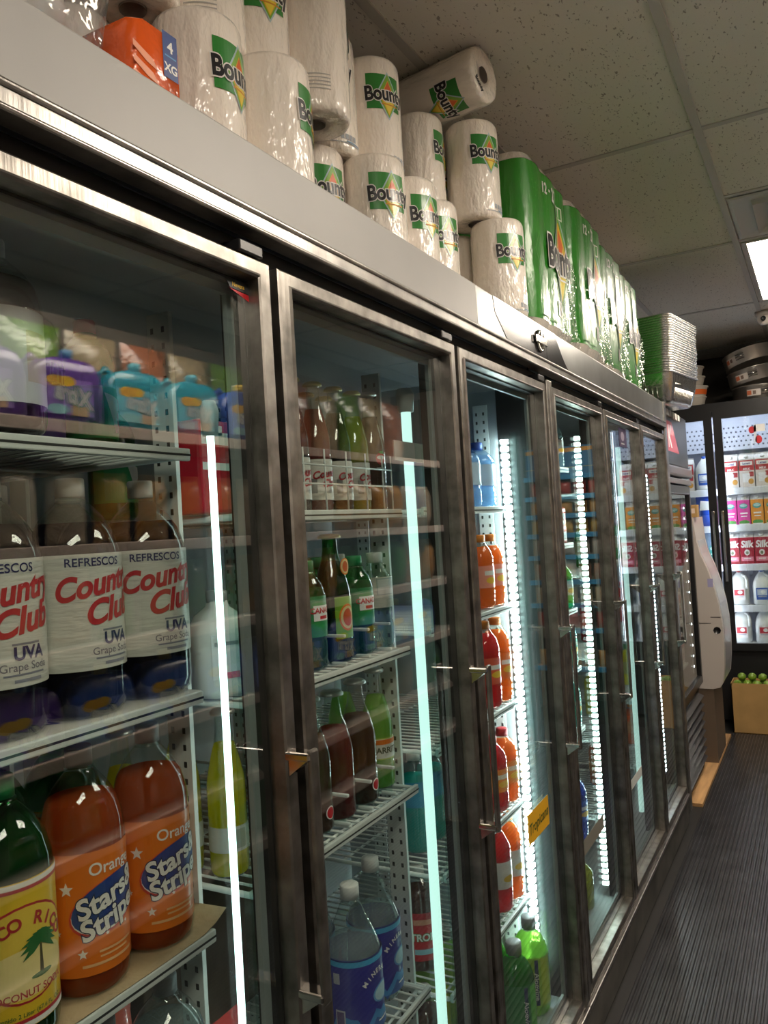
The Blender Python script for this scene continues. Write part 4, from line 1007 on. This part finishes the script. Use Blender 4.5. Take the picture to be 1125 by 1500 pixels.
MB().box((x0+.02, y0+.02, .0185), (x1-.02, y1-.02, .05), M_BLACK).obj('base', r)
KMC = Kind(lambda: MB().cbox((-.045, -.045, 0), (.045, .045, .16), flat((.60, .56, .52), .4, .2), .004).box((.0452, -.045, .10), (.0456, .045, .15), flat((.40, .03, .03))).box((.0452, -.045, .03), (.0456, .02, .07), flat((.3, .1, .06))).obj('milk_carton'), 'carton')  # added cartons, standing in for the milk cooler mirrored in this glass
for z, w in ((.621, 'lowest'), (.881, 'second'), (1.121, 'third'), (1.361, 'top')):
    for i in range(7): KMC.put((-.155, y0+.12+i*.1, z), 'red and white reflection stand-in carton on the %s shelf of the black upright cooler' % w, group='reflection stand-in cartons on the %s shelf of the black upright cooler' % w)

# white kiosk beyond it
r = empty('kiosk', (0, 0, 0)); tag(r, 'tall off white plastic kiosk with a curved front on a brown pedestal', 'kiosk')
pf = [(-.40, .455), (.02, .455), (.060, .465), (.078, .50), (.090, .60), (.095, .72), (.092, .84), (.080, .95), (.058, 1.06), (.030, 1.16), (-.004, 1.25), (-.02, 1.33), (-.03, 1.47), (-.40, 1.47)]
MB().prism(pf, 5.03, 5.45, M_OFFW, smooth=False).obj('shell', r)
MB().prism([(-.40, .018), (.02, .018), (.02, .4545), (-.40, .4545)], 5.04, 5.44, pbr('brown_pedestal', (.13, .09, .06), .6)).obj('pedestal', r)
q = MB(); ed = pf[2:12]
for (u1, v1), (u2, v2) in zip(ed, ed[1:]):
    q.add([(u1+.0012, 5.08, v1), (u1+.0012, 5.40, v1), (u2+.0012, 5.40, v2), (u2+.0012, 5.08, v2)], [(0, 1, 2, 3)], pbr('pale_grey_panel', (.55, .53, .54), .25, coat=.4))
q.obj('front_panel', r)
MB().box((.03, 5.0293, .876), (.085, 5.03, .880), M_GASKET).box((-.10, 5.0293, .84), (.03, 5.03, .843), M_GASKET).obj('seam', r)
MB().lathe([(.022, 5.0285), (.022, 5.04)], M_BLACK, 8, axis='y', c=(.062, 0, .80)).obj('dark_port', r)
q = MB(); Art().rect(.0, .0, .03, .05, flat((.35, .33, .55)), 1).to(q, lambda u, v, e: (.012+u+.03, 5.0297-e, 1.08+v)); q.obj('sticker', r)
r = MB().cbox((-.028, 5.06, 1.4715), (.028, 5.14, 1.545), M_CARD, .002); Art().rect(0, 0, .03, .03, flat((.7, .55, .45)), 1).to(r, on_ny(5.0596, 0, 1.51))
tag(r.obj('cardboard_box', loc=(-.035, .0, 0)), 'small tan carton standing on top of the white kiosk', 'box')

# ------------------------------------------------------------------ milk cooler on the back wall
YM = 6.10
r = empty('milk_cooler', (0, 0, 0)); tag(r, 'black two door milk cooler lit white inside at the end of the aisle', 'cooler')
c = MB(); X0, X1 = -.74, .74
for a, b in (((X0, YM+.05, .02), (X0+.03, YM+.75, 2.27)), ((X1-.03, YM+.05, .02), (X1, YM+.75, 2.27)), ((X0, YM+.02, 2.24), (X1, YM+.75, 2.27)), ((X0, YM+.72, .02), (X1, YM+.75, 2.27)), ((X0, YM, .02), (X1, YM+.05, .515)), ((X0, YM, 2.17), (X1, YM+.05, 2.27))): c.box(a, b, M_BLACK)
c.obj('cabinet', r)
M_MI = pbr('white_cooler_liner', (.55, .57, .66), .5)
c = MB(); c.box((X0+.03, YM+.71, .5), (X1-.03, YM+.72, 2.24), M_MI); c.box((X0+.03, YM+.06, .5), (X0+.04, YM+.71, 2.24), M_MI); c.box((X1-.04, YM+.06, .5), (X1-.03, YM+.71, 2.24), M_MI); c.box((X0+.04, YM+.06, .50), (X1-.04, YM+.71, .535), M_MI); c.box((X0+.04, YM+.06, 2.20), (X1-.04, YM+.71, 2.24), M_MI); c.box((X0+.04, YM+.28, 1.94), (X1-.04, YM+.29, 2.20), M_MI)
hz = 1.90
for i in range(44):
    for j in range(5):
        xx = X0+.08+i*.032+(j % 2)*.016; zz = 1.97+j*.034
        c.add([(xx-.006, YM+.279, zz-.006), (xx+.006, YM+.279, zz-.006), (xx+.006, YM+.279, zz+.006), (xx-.006, YM+.279, zz+.006)], [(0, 1, 2, 3)], pbr('perforation', (.10, .10, .13), .8))
c.obj('liner', r)
M_ML = emit('milk_cooler_lamp', (.80, .86, 1.), 16)
for z, yy in ((2.185, YM+.09),): MB().box((X0+.06, yy, z), (X1-.06, yy+.03, z+.012), M_ML).obj('lamp', r)
for x in (-.66, -.035, .045, .69):
    MB().box((x-.008, YM+.055, .55), (x+.008, YM+.068, 2.15), M_ML).obj('lamp', r)
SM = (.545, .815, 1.108, 1.39, 1.655)
for z in SM:
    o = MB().box((X0+.045, YM+.11, z-.016), (X1-.045, YM+.69, z), M_BRIGHTSHELF).obj('shelf_plate', r)
    MB().cbox((X0+.045, YM+.100, z-.045), (X1-.045, YM+.11, z+.004), M_BRIGHTSHELF, .003).obj('price_rail', o)
for a, b, s in ((-.725, -.005, 1), (.005, .725, -1)):
    d = empty('door'); d.parent = r
    q = MB(); wl = .055
    o_ = [(a, .515), (b, .515), (b, 2.21), (a, 2.21)]; i_ = [(a+wl, .565), (b-wl, .565), (b-wl, 2.15), (a+wl, 2.15)]
    vs = [(u, YM-.03, v) for u, v in o_]+[(u, YM-.03, v) for u, v in i_]+[(u, YM-.001, v) for u, v in i_]+[(u, YM-.001, v) for u, v in o_]
    q.add(vs, [(k+4*t, (k+1) % 4+4*t, (k+1) % 4+4*((t+1) % 4), k+4*((t+1) % 4)) for t in range(4) for k in range(4)], M_BLACK); q.obj('door_frame', d)
    MB().box((a+wl, YM-.016, .565), (b-wl, YM-.011, 2.15), M_GLASS).obj('glass_pane', d)
    hx = -.03 if s > 0 else .03
    MB().cbox((hx-.01, YM-.075, 1.0), (hx+.01, YM-.06, 1.5), M_CHROME, .004).box((hx-.008, YM-.062, 1.01), (hx+.008, YM-.03, 1.03), M_CHROME).box((hx-.008, YM-.062, 1.47), (hx+.008, YM-.03, 1.49), M_CHROME).obj('handle', d)
for x in (-.68, .68):
    MB().cbox((x-.03, YM+.02, .001), (x+.03, YM+.10, .02), M_BLACK).obj('foot', r); MB().cbox((x-.03, YM+.6, .001), (x+.03, YM+.70, .02), M_BLACK).obj('foot', r)
q = MB(); Art().ell(.0, .03, .02, .025, flat(RED), 1).ell(.04, -.04, .022, .028, flat(RED), 1).rect(.05, .04, .07, .05, flat(WHITE), 1).rect(.02, .0, .015, .12, flat((.7, .7, .75)), 1).to(q, on_ny(YM-.017, .25, 2.02)); q.obj('sticker', r)
def carton(name, w, h, body, art):
    def f():
        r = empty(name); q = MB(); d = w
        q.box((-w/2, -d/2, 0), (w/2, d/2, h*.82), body)
        q.add([(-w/2, -d/2, h*.82), (w/2, -d/2, h*.82), (w/2, d/2, h*.82), (-w/2, d/2, h*.82), (-w/2, -.004, h*.95), (w/2, -.004, h*.95), (w/2, .004, h*.95), (-w/2, .004, h*.95), (-w/2, -.004, h), (w/2, -.004, h), (w/2, .004, h), (-w/2, .004, h)],
              [(0, 1, 5, 4), (2, 3, 7, 6), (1, 2, 6, 5), (3, 0, 4, 7), (4, 5, 9, 8), (6, 7, 11, 10), (8, 9, 10, 11), (5, 6, 10, 9), (7, 4, 8, 11)], pbr(name+'_top', (.72, .70, .70), .4))
        q.obj('carton_body', r)
        MB().lathe([(.016, 0), (.016, .014), (.014, .016)], CAPW, 14).xf(Matrix.Translation((0, -d*.28, h*.875)) @ Matrix.Rotation(rad(40), 4, 'X')).obj('cap', r)
        p = MB(); art(w, h).to(p, on_ny(-d/2-.0003, 0, 0)); p.obj('print', r); return r
    return f
def lact(w, h):
    a = Art(); a.rect(0, h*.64, w*.98, h*.3, flat((.45, .02, .03)), 1).rect(0, h*.70, w*.8, h*.11, flat(WHITE), 2).txt('Lactaid', 0, h*.70, h*.06, flat((.03, .05, .25)), 3, bold=.03, xs=.85).txt('MILK', 0, h*.54, h*.06, flat(WHITE), 3, bold=.03)
    a.rect(0, h*.26, w*.98, h*.46, flat((.68, .62, .60)), 1).rect(-.005, h*.28, w*.5, h*.26, flat((.80, .80, .84)), 2).ell(w*.25, h*.17, w*.18, h*.08, flat((.6, .3, .05)), 3).rect(w*.3, h*.38, w*.3, h*.14, flat((.40, .03, .04)), 2); return a
def alm(c):
    def f(w, h):
        a = Art(); a.rect(0, h*.40, w*.98, h*.8, flat(c), 1).ell(0, h*.62, w*.34, h*.09, flat((.05, .3, .28)), 2).ell(0, h*.64, w*.28, h*.05, flat((.4, .6, .6)), 3).rect(0, h*.38, w*.6, h*.05, flat(WHITE), 2).rect(0, h*.28, w*.5, h*.03, flat(WHITE), 2).ell(0, h*.08, w*.42, h*.07, flat((.08, .30, .06)), 2).rect(0, h*.02, w*.8, h*.04, flat((.75, .75, .75)), 3); return a
    return f
def silk(w, h):
    a = Art(); a.rect(0, h*.41, w*.98, h*.82, flat((.36, .01, .035)), 1).txt('Silk', 0, h*.62, h*.20, flat(WHITE), 2, bold=.04, shear=.15, xs=.85).ell(0, h*.36, w*.2, h*.09, flat((.70, .70, .68)), 2).ell(.0, h*.35, w*.1, h*.05, flat((.15, .2, .1)), 3).rect(0, h*.16, w*.85, h*.13, flat((.75, .25, .35)), 2).rect(0, h*.17, w*.5, h*.03, flat(WHITE), 3); return a
KLA = Kind(carton('milk_carton', .098, .245, flat((.66, .62, .62), .4, .2), lact), 'carton')
KPK = Kind(carton('almond_carton', .082, .215, flat((.62, .08, .33), .4, .2), alm((.62, .05, .30))), 'carton')
KOR = Kind(carton('almond_carton', .082, .215, flat((.70, .28, .02), .4, .2), alm((.72, .27, .02))), 'carton')
KSI = Kind(carton('soy_carton', .092, .232, flat((.36, .01, .035), .4, .2), silk), 'carton')
yf = YM+.165
NM = ['first', 'second', 'third', 'fourth', 'fifth', 'sixth', 'seventh']
def rows(K, xs, z, what, where):
    for i, x in enumerate(xs):
        K.put((x, yf, z+.001), '%s, %s to the right of the middle post' % (what, NM[i]))
        K.put((x, yf+.13, z+.001), what+' in the second row of the milk cooler', group=what+' second row')
rows(KLA, [.085, .190, .295, .40, .505, .61], SM[4], 'red lactose free milk carton', 'top')
rows(KPK, [.065, .152], SM[3], 'pink almond milk carton', '')
rows(KOR, [.240, .328, .416, .504, .592], SM[3], 'orange almond milk carton', '')
rows(KSI, [.060, .156, .252, .348, .444, .54, .636], SM[2], 'dark red soy milk carton', '')
def jug(capm, labc, txtc, w=.062, H=.25):
    def f():
        r = empty('milk_jug'); q = MB()
        prof = [(w*.85, 0), (w, .008), (w, H*.55), (w*.93, H*.66), (w*.66, H*.80), (w*.36, H*.90), (.018, H*.93), (.018, H*.95)]
        q.lathe(prof, M_MILK, 28, sq=4); q.obj('jug_body', r)
        MB().tube([(w*.30, -w*.30, H*.86), (w*.70, -w*.72, H*.82), (w*.86, -w*.86, H*.72), (w*.88, -w*.88, H*.56), (w*.80, -w*.80, H*.48)], .010, M_MILK, 10).obj('handle', r)
        MB().lathe([(.020, H*.93), (.020, H*1.0), (.017, H*1.005)], capm, 18).obj('cap', r)
        q = MB(); a = Art(); a.rect(0, H*.32, w*1.25, H*.34, flat(labc), 1).rect(0, H*.36, w*1.05, H*.17, flat(txtc), 2).rect(0, H*.24, w*.9, H*.03, flat((.4, .4, .45)), 2).ell(w*.1, H*.37, w*.26, H*.055, flat(WHITE), 3); a.to(q, on_ny(-w-.0008)); q.obj('label', r); return r
    return f
KJR = Kind(jug(CAPR, (.75, .72, .72), (.50, .03, .05)), 'jug'); KJB = Kind(jug(CAPB, (.03, .10, .42), (.55, .6, .7)), 'jug')
for i, x in enumerate((.085, .235, .385, .535)):
    (KJR if i % 2 == 0 else KJB).put((x, yf+.02, SM[1]+.001), '%s milk jug, %s right of the middle post, upper jug shelf' % (['red labelled', 'blue capped'][i % 2], NM[i]))
    KJR.put((x, yf+.02, SM[0]+.001), 'red labelled milk jug, %s right of the middle post, lowest shelf' % NM[i])
# left half of the milk cooler
KJB.put((-.095, yf, SM[4]+.001), 'milk jug with blue label on the top shelf of the left half')
KLA.put((-.215, yf, SM[4]+.001), 'red milk carton on the top shelf of the left half'); 
tag(bag('x', .14, .23, .10, pbr('blue_bag', (.02, .08, .48), .3, coat=.5), seed=8).add([(.052, -.04, .12), (.052, .04, .12), (.052, .045, .18), (.052, -.03, .19)], [(0, 1, 2, 3)], flat(WHITE)).obj('milk_bag', loc=(-.10, yf-.01, SM[3]+.001), rz=-PI/2), 'blue bag with white patch in the left half of the milk cooler', 'bag')
r = empty('water_jug', (-.105, yf+.02, SM[2]+.001)); tag(r, 'large pale blue water jug in the left half of the milk cooler', 'jug')
MB().lathe([(.06, 0), (.07, .01), (.07, .16), (.055, .21), (.022, .238), (.02, .245)], thin('jug_blue', (.7, .85, .97), .06, .03, .35, (.55, .7, .9)), 26, sq=3).obj('jug_body', r); MB().lathe([(.022, .24), (.022, .258)], CAPB, 16).obj('cap', r)
q = MB(); Art().rect(.03, 0, .035, .08, flat((.03, .3, .25)), 1).ell(.03, .02, .012, .012, flat(WHITE), 2).rect(.03, -.02, .02, .008, flat(WHITE), 2).to(q, on_ny(-.0708, 0, .10)); q.obj('label', r)
for k, x in enumerate((-.26, -.42, -.56)):
    KJR.put((x, yf, SM[1]+.001), 'red labelled milk jug in the left half, %s from the middle post' % NM[k])
    KJB.put((x, yf, SM[0]+.001), 'blue capped milk jug low in the left half, %s from the middle post' % NM[k])
# on top of the milk cooler
def build_round_pan():
    r = empty('round_pan'); q = MB(); R1, H = .175, .10
    q.lathe([(R1-.004, 0), (R1, .004), (R1, H-.006), (R1+.004, H-.004), (R1+.004, H), (R1-.002, H), (R1-.003, .004)], M_ALU, 44, cap0=True, cap1=True); q.obj('pan_body', r)
    p = MB(); p.cbox((-.03, -R1-.012, .03), (.03, -R1+.004, .036), M_CHROME, .002).cbox((-.03, -R1-.012, .064), (.03, -R1+.004, .07), M_CHROME, .002).tube([(-.028, -R1-.008, .05), (0, -R1-.02, .05), (.03, -R1-.008, .052)], .005, M_CHROME); p.obj('latch', r)
    a = Art(); a.rect(-.06, .045, .09, .045, flat((.55, .50, .46)), 1).rect(-.09, .045, .03, .03, flat((.45, .12, .05)), 2).rect(-.055, .045, .02, .025, flat((.15, .1, .08)), 2)
    q = MB(); a.to(q, on_cyl(R1+.0006, 0, -PI/2-.1), .01); q.obj('label', r); return r
KRP = Kind(build_round_pan, 'baking pan')
KRP.put((.30, YM+.22, 2.272), 'bottom round aluminium pan lying flat on the milk cooler', rz=.3)
KRP.put((.285, YM+.22, 2.402), 'middle round aluminium pan tilted in the pile on the milk cooler', rot=(0, rad(-9), .0))
KRP.put((.265, YM+.22, 2.535), 'top round aluminium pan tilted in the pile on the milk cooler', rot=(0, rad(-13), -.3))
def build_tub():
    r = empty('food_tub'); MB().lathe([(.075, 0), (.082, .004), (.097, .062)], pbr('cream_tub', (.50, .46, .40), .5), 30, cap1=False).obj('tub_body', r)
    MB().lathe([(.097, .060), (.104, .062), (.104, .070), (.090, .073)], pbr('cream_lid', (.55, .51, .45), .5), 30, cap0=True).obj('lid', r); return r
KTUB = Kind(build_tub, 'food tub')
r = KTUB.put((-.145, YM+.13, 2.272), 'bottom cream food tub of the pile on the left of the milk cooler')
o = KTUB.put((-.13, YM+.13, 2.272+.0735), 'cream food tub with orange band in the pile on the milk cooler')
MB().lathe([(.0855, .010), (.0945, .045)], flat((.70, .13, .02)), 30, cap0=False, cap1=False).obj('orange_band', o)
KIDS.pop(o.name, None)
KTUB.put((-.145, YM+.13, 2.272+.147), 'third cream food tub up in the pile on the milk cooler'); KTUB.put((-.15, YM+.13, 2.272+.2205), 'top cream food tub of the pile on the milk cooler')

# limes
r = empty('lime_box', (.235, 5.91, .002)); tag(r, 'tan cardboard box of limes on the floor before the milk cooler', 'box')
q = MB(); bw, bd, bh, t = .205, .10, .335, .006
for a, b in (((-bw, -bd, 0), (bw, bd, t)), ((-bw, -bd, 0), (bw, -bd+t, bh)), ((-bw, bd-t, 0), (bw, bd, bh)), ((-bw, -bd, 0), (-bw+t, bd, bh)), ((bw-t, -bd, 0), (bw, bd, bh))): q.box(a, b, M_CARD)
q.obj('box_body', r)
MB().box((-bw+.01, -bd+.01, .285), (bw-.01, bd-.01, .297), M_CARD).obj('inner_tray', r)
def build_lime():
    q = MB(); q.lathe([(.002, -.030), (.008, -.026), (.020, -.018), (.026, -.004), (.026, .006), (.020, .019), (.008, .026), (.004, .030)], pbr('lime_skin', (.16, .28, .02), .35, coat=.3, bump=(160, .2), var=(18, .3)), 18)
    return q.obj('lime')
KLI = Kind(build_lime, 'lime'); rng = random.Random(4); n = 0
LIMES = [(-.165, -.06), (-.105, -.055), (-.045, -.06), (.02, -.058), (.08, -.06), (.14, -.055), (-.14, .0), (-.075, .005), (-.01, 0), (.055, .005), (.12, 0)]
for (x, y) in LIMES: KLI.put((.235+x, 5.91+y, .327), 'green lime in the lower layer of the cardboard box', rot=(rng.uniform(0, 3), rng.uniform(0, 3), 0), group='limes in the lower layer')
for (x, y, s) in ((-.138, -.032, 'leftmost'), (-.074, -.028, 'second from the left'), (-.010, -.032, 'third from the left'), (.054, -.03, 'fourth from the left')): KLI.put((.235+x, 5.91+y, .371), 'green lime on top of the heap, '+s, rot=(rng.uniform(0, 3), 1.3, 0))

# ------------------------------------------------------------------ shelving across the aisle (seen in the door glass)
LEV = ['lowest', 'second lowest', 'third lowest', 'fourth lowest', 'fifth lowest', 'sixth lowest', 'seventh lowest', 'eighth lowest']
GX, GD = 1.50, .45
GZ = (.20, .50, .83, 1.17, 1.515, 1.935)
r = empty('shelving_unit', (0, 0, 0)); tag(r, 'long beige shelving unit across the aisle reflected in the doors', 'shelf')
MB().box((GX+GD, .3, .001), (GX+GD+.03, 5.0, 2.45), pbr('beige_back_panel', (.13, .105, .085), .7)).obj('back_panel', r)
for z in GZ:
    o = MB().box((GX+.012, .3, z-.02), (GX+GD, 5.0, z), pbr('shelf_board', (.35, .31, .28), .6)).obj('shelf_board', r)
    MB().cbox((GX, .3, z-.042), (GX+.012, 5.0, z+.002), M_SHELFBEIGE, .003).obj('price_rail', o)
for y in (.29, 5.0): MB().box((GX+.05, y-.012, .001), (GX+GD+.01, y+.012, 2.45), pbr('beige_back_panel', (.13, .105, .085), .7)).obj('upright', r)
def build_det(col, cap, tname, txt):
    def f():
        r = empty('detergent_jug'); m = pbr(tname, col, .3, coat=.3); h = .235
        rings = []
        for z, k, dx in ((0, .94, 0), (.012, 1, 0), (.13, 1, 0), (.175, .95, .0), (.205, .8, .01), (.225, .5, .03)): rings.append([(x*k, y*k+dx, z) for x, y, _ in rrect(.062, .148, .03, 0, 5)])
        MB().loft(rings, m).obj('jug_body', r)
        MB().lathe([(.024, .222), (.024, .258), (.02, .262)], pbr(tname+'_cap', cap, .4), 18, c=(0, .03, 0)).obj('cap', r)
        MB().tube([(0, -.075, .200), (0, -.115, .222), (0, -.150, .19), (0, -.146, .12)], .012, m, 8).obj('handle', r)
        q = MB(); a = Art(); lc = [min(1, c*2+.12) for c in col]
        a.rect(.02, -.0, .21, .125, flat(lc), 1).ell(.065, .05, .040, .020, flat((.75, .4, .02)), 3).ell(.02, .053, .036, .018, flat((.75, .45, .03)), 2).txt(txt, -.01, .008, .058, flat((.70, .72, .72)), 3, bold=.04, shear=.25, rot=.2, out=flat((.05, .12, .15)), outw=.04).ell(.06, -.045, .045, .017, flat((.3, .62, .66)), 2).rect(-.03, -.045, .07, .035, flat((.6, .4, .25)), 2)
        a.to(q, on_nx(-.0626, 0, .085)); q.obj('label', r); return r
    return f
KD1 = Kind(build_det((.09, .03, .24), (.1, .25, .45), 'violet_plastic', 'Xtra'), 'detergent'); KD2 = Kind(build_det((.015, .22, .30), (.1, .4, .5), 'teal_plastic', 'Xtra'), 'detergent'); KD3 = Kind(build_det((.015, .06, .30), (.7, .5, .03), 'royal_plastic', 'Xtra'), 'detergent')
for k, y in enumerate([1.55+.315*i for i in range(5)]):
    K = KD1 if k < 2 else (KD2 if k < 4 else KD3); nm = 'purple' if k < 2 else ('teal' if k < 4 else 'blue')
    K.put((GX+.08, y, GZ[5]+.001), nm+' detergent jug on the top shelf across the aisle', group=nm+' detergent jugs on the top shelf across the aisle')
for k, y in enumerate([1.0+.315*i for i in range(12)]):
    K = KD1 if k < 3 else KD3; nm = 'purple' if k < 3 else 'blue'
    K.put((GX+.08, y, GZ[2]+.001), nm+' detergent jug on the third shelf across the aisle', group=nm+' detergent jugs on the third shelf across the aisle')
KB1 = Kind(lambda: bag('x', .17, .26, .10, pbr('amber_bag', (.42, .20, .04), .35, coat=.4), seed=21).obj('snack_bag'), 'bag'); KB2 = Kind(lambda: bag('x', .17, .26, .10, pbr('green_bag', (.05, .22, .05), .35, coat=.4), seed=22).obj('snack_bag'), 'bag'); KB3 = Kind(lambda: bag('x', .17, .26, .10, pbr('tan_bag', (.42, .34, .24), .4, coat=.3), seed=23).obj('snack_bag'), 'bag')
for zi, KK in ((4, (KB1, KB3)), (3, (KB2, KB1)), (1, (KB3, KB2)), (0, (KB1, KB2))):
    for k in range(22):
        K = KK[(k//4) % 2]; nm = {KB1: 'amber', KB2: 'green', KB3: 'tan'}[K]
        K.put((GX+.10, .48+.2*k, GZ[zi]+.001), '%s bag on the %s shelf across the aisle' % (nm, LEV[zi]), rz=PI, group='%s bags on the %s shelf across the aisle' % (nm, LEV[zi]))
KB4 = Kind(lambda: bag('x', .26, .42, .12, pbr('cellophane_tan', (.36, .28, .17), .2, coat=.8, bump=(20, .8)), seed=41).obj('paper_pack'), 'pack'); KB5 = Kind(lambda: bag('x', .26, .42, .12, pbr('cellophane_green', (.12, .22, .04), .2, coat=.8, bump=(20, .8)), seed=42).obj('paper_pack'), 'pack'); KB6 = Kind(lambda: bag('x', .26, .42, .12, pbr('cellophane_rust', (.34, .12, .06), .2, coat=.8, bump=(20, .8)), seed=43).obj('paper_pack'), 'pack')
for k in range(16):
    K = (KB4, KB5, KB4, KB6)[k % 4]; nm = {KB4: 'tan', KB5: 'green', KB6: 'rust'}[K]
    K.put((GX+.33, .55+.28*k, GZ[5]+.001), nm+' cellophane pack behind the detergent on the top shelf across the aisle', rz=PI, group=nm+' cellophane packs on the top shelf across the aisle')
# snack rack on the back wall, right of the milk cooler
r = empty('snack_rack', (0, 0, 0)); tag(r, 'snack rack with blue price strips on the back wall reflected in the fourth door', 'shelf')
MB().box((.78, 6.55, .001), (1.40, 6.58, 2.10), pbr('rack_back', (.12, .10, .09), .7)).obj('back_panel', r)
RZ = (.35, .65, .845, 1.029, 1.224, 1.397, 1.55, 1.697, 1.855)
for z in RZ:
    o = MB().box((.78, 6.16, z-.012), (1.40, 6.55, z), pbr('rack_shelf', (.25, .24, .23), .6)).obj('shelf_board', r)
    MB().cbox((.78, 6.145, z-.036), (1.40, 6.16, z+.002), pbr('blue_price_strip', (.03, .25, .50), .4), .002).obj('price_rail', o)
for x in (.775, 1.405): MB().box((x-.005, 6.17, .001), (x+.005, 6.58, 2.10), M_BLACK).obj('side_panel', r)
CC = [(.45, .25, .06), (.35, .05, .04), (.50, .42, .28), (.30, .15, .10), (.40, .38, .34), (.45, .30, .05)]
for zi, z in enumerate(RZ[:-1]):
    hh = min(.125, RZ[zi+1]-z-.05); c = CC[zi % 6]
    K = Kind(lambda: bag('x', .10, hh, .06, pbr('rack_film_%d' % (zi % 6), c, .35, coat=.4), seed=30+zi).obj('snack_bag'), 'bag')
    for k in range(5): K.put((.85+.118*k, 6.20, z+.001), 'small snack bag on the %s level of the snack rack' % LEV[zi], rz=-PI/2, group='small snack bags on the %s level of the rack' % LEV[zi])
q = MB(); q.cbox((.80, 6.17, RZ[-1]+.001), (1.38, 6.50, 2.08), flat((.03, .17, .36), .4), .004); q.box((.80, 6.1685, 2.035), (1.38, 6.1695, 2.065), flat((.65, .30, .04))); q.box((.80, 6.1685, 1.91), (1.38, 6.1695, 1.915), flat((.6, .5, .2)))
tag(q.obj('snack_box'), 'wide blue box with an orange stripe on top of the snack rack', 'box')

# ------------------------------------------------------------------ camera and world
cam = bpy.data.cameras.new('camera'); co = bpy.data.objects.new('camera', cam); COL.objects.link(co)
cam.sensor_fit = 'VERTICAL'; cam.sensor_height = 36; cam.lens = 1164.13/1500*36; cam.clip_start = .02; cam.clip_end = 60
pit, rol, yaw = .023127, -.059502, .505762
F = Vector((-sin(yaw)*cos(pit), cos(yaw)*cos(pit), sin(pit))); R = Vector((cos(yaw), sin(yaw), 0)); U = R.cross(F)
R2 = R*cos(rol)+U*sin(rol); U2 = -R*sin(rol)+U*cos(rol)
co.matrix_world = Matrix(((R2.x, U2.x, -F.x, .66), (R2.y, U2.y, -F.y, 0), (R2.z, U2.z, -F.z, 1.50349), (0, 0, 0, 1)))
SC.camera = co
wd = bpy.data.worlds.new('world'); SC.world = wd; wd.use_nodes = True
wd.node_tree.nodes['Background'].inputs[0].default_value = (.02, .02, .02, 1); wd.node_tree.nodes['Background'].inputs[1].default_value = 1
vs = SC.view_settings; vs.view_transform = 'Standard'; vs.look = 'None'; vs.gamma = 1; vs.use_curve_mapping = False; vs.exposure = 0.0
cy = SC.cycles; cy.transparent_max_bounces = 48; cy.max_bounces = 8; cy.diffuse_bounces = 4; cy.glossy_bounces = 5; cy.transmission_bounces = 4
cy.sample_clamp_indirect = 6; cy.caustics_reflective = False; cy.caustics_refractive = False
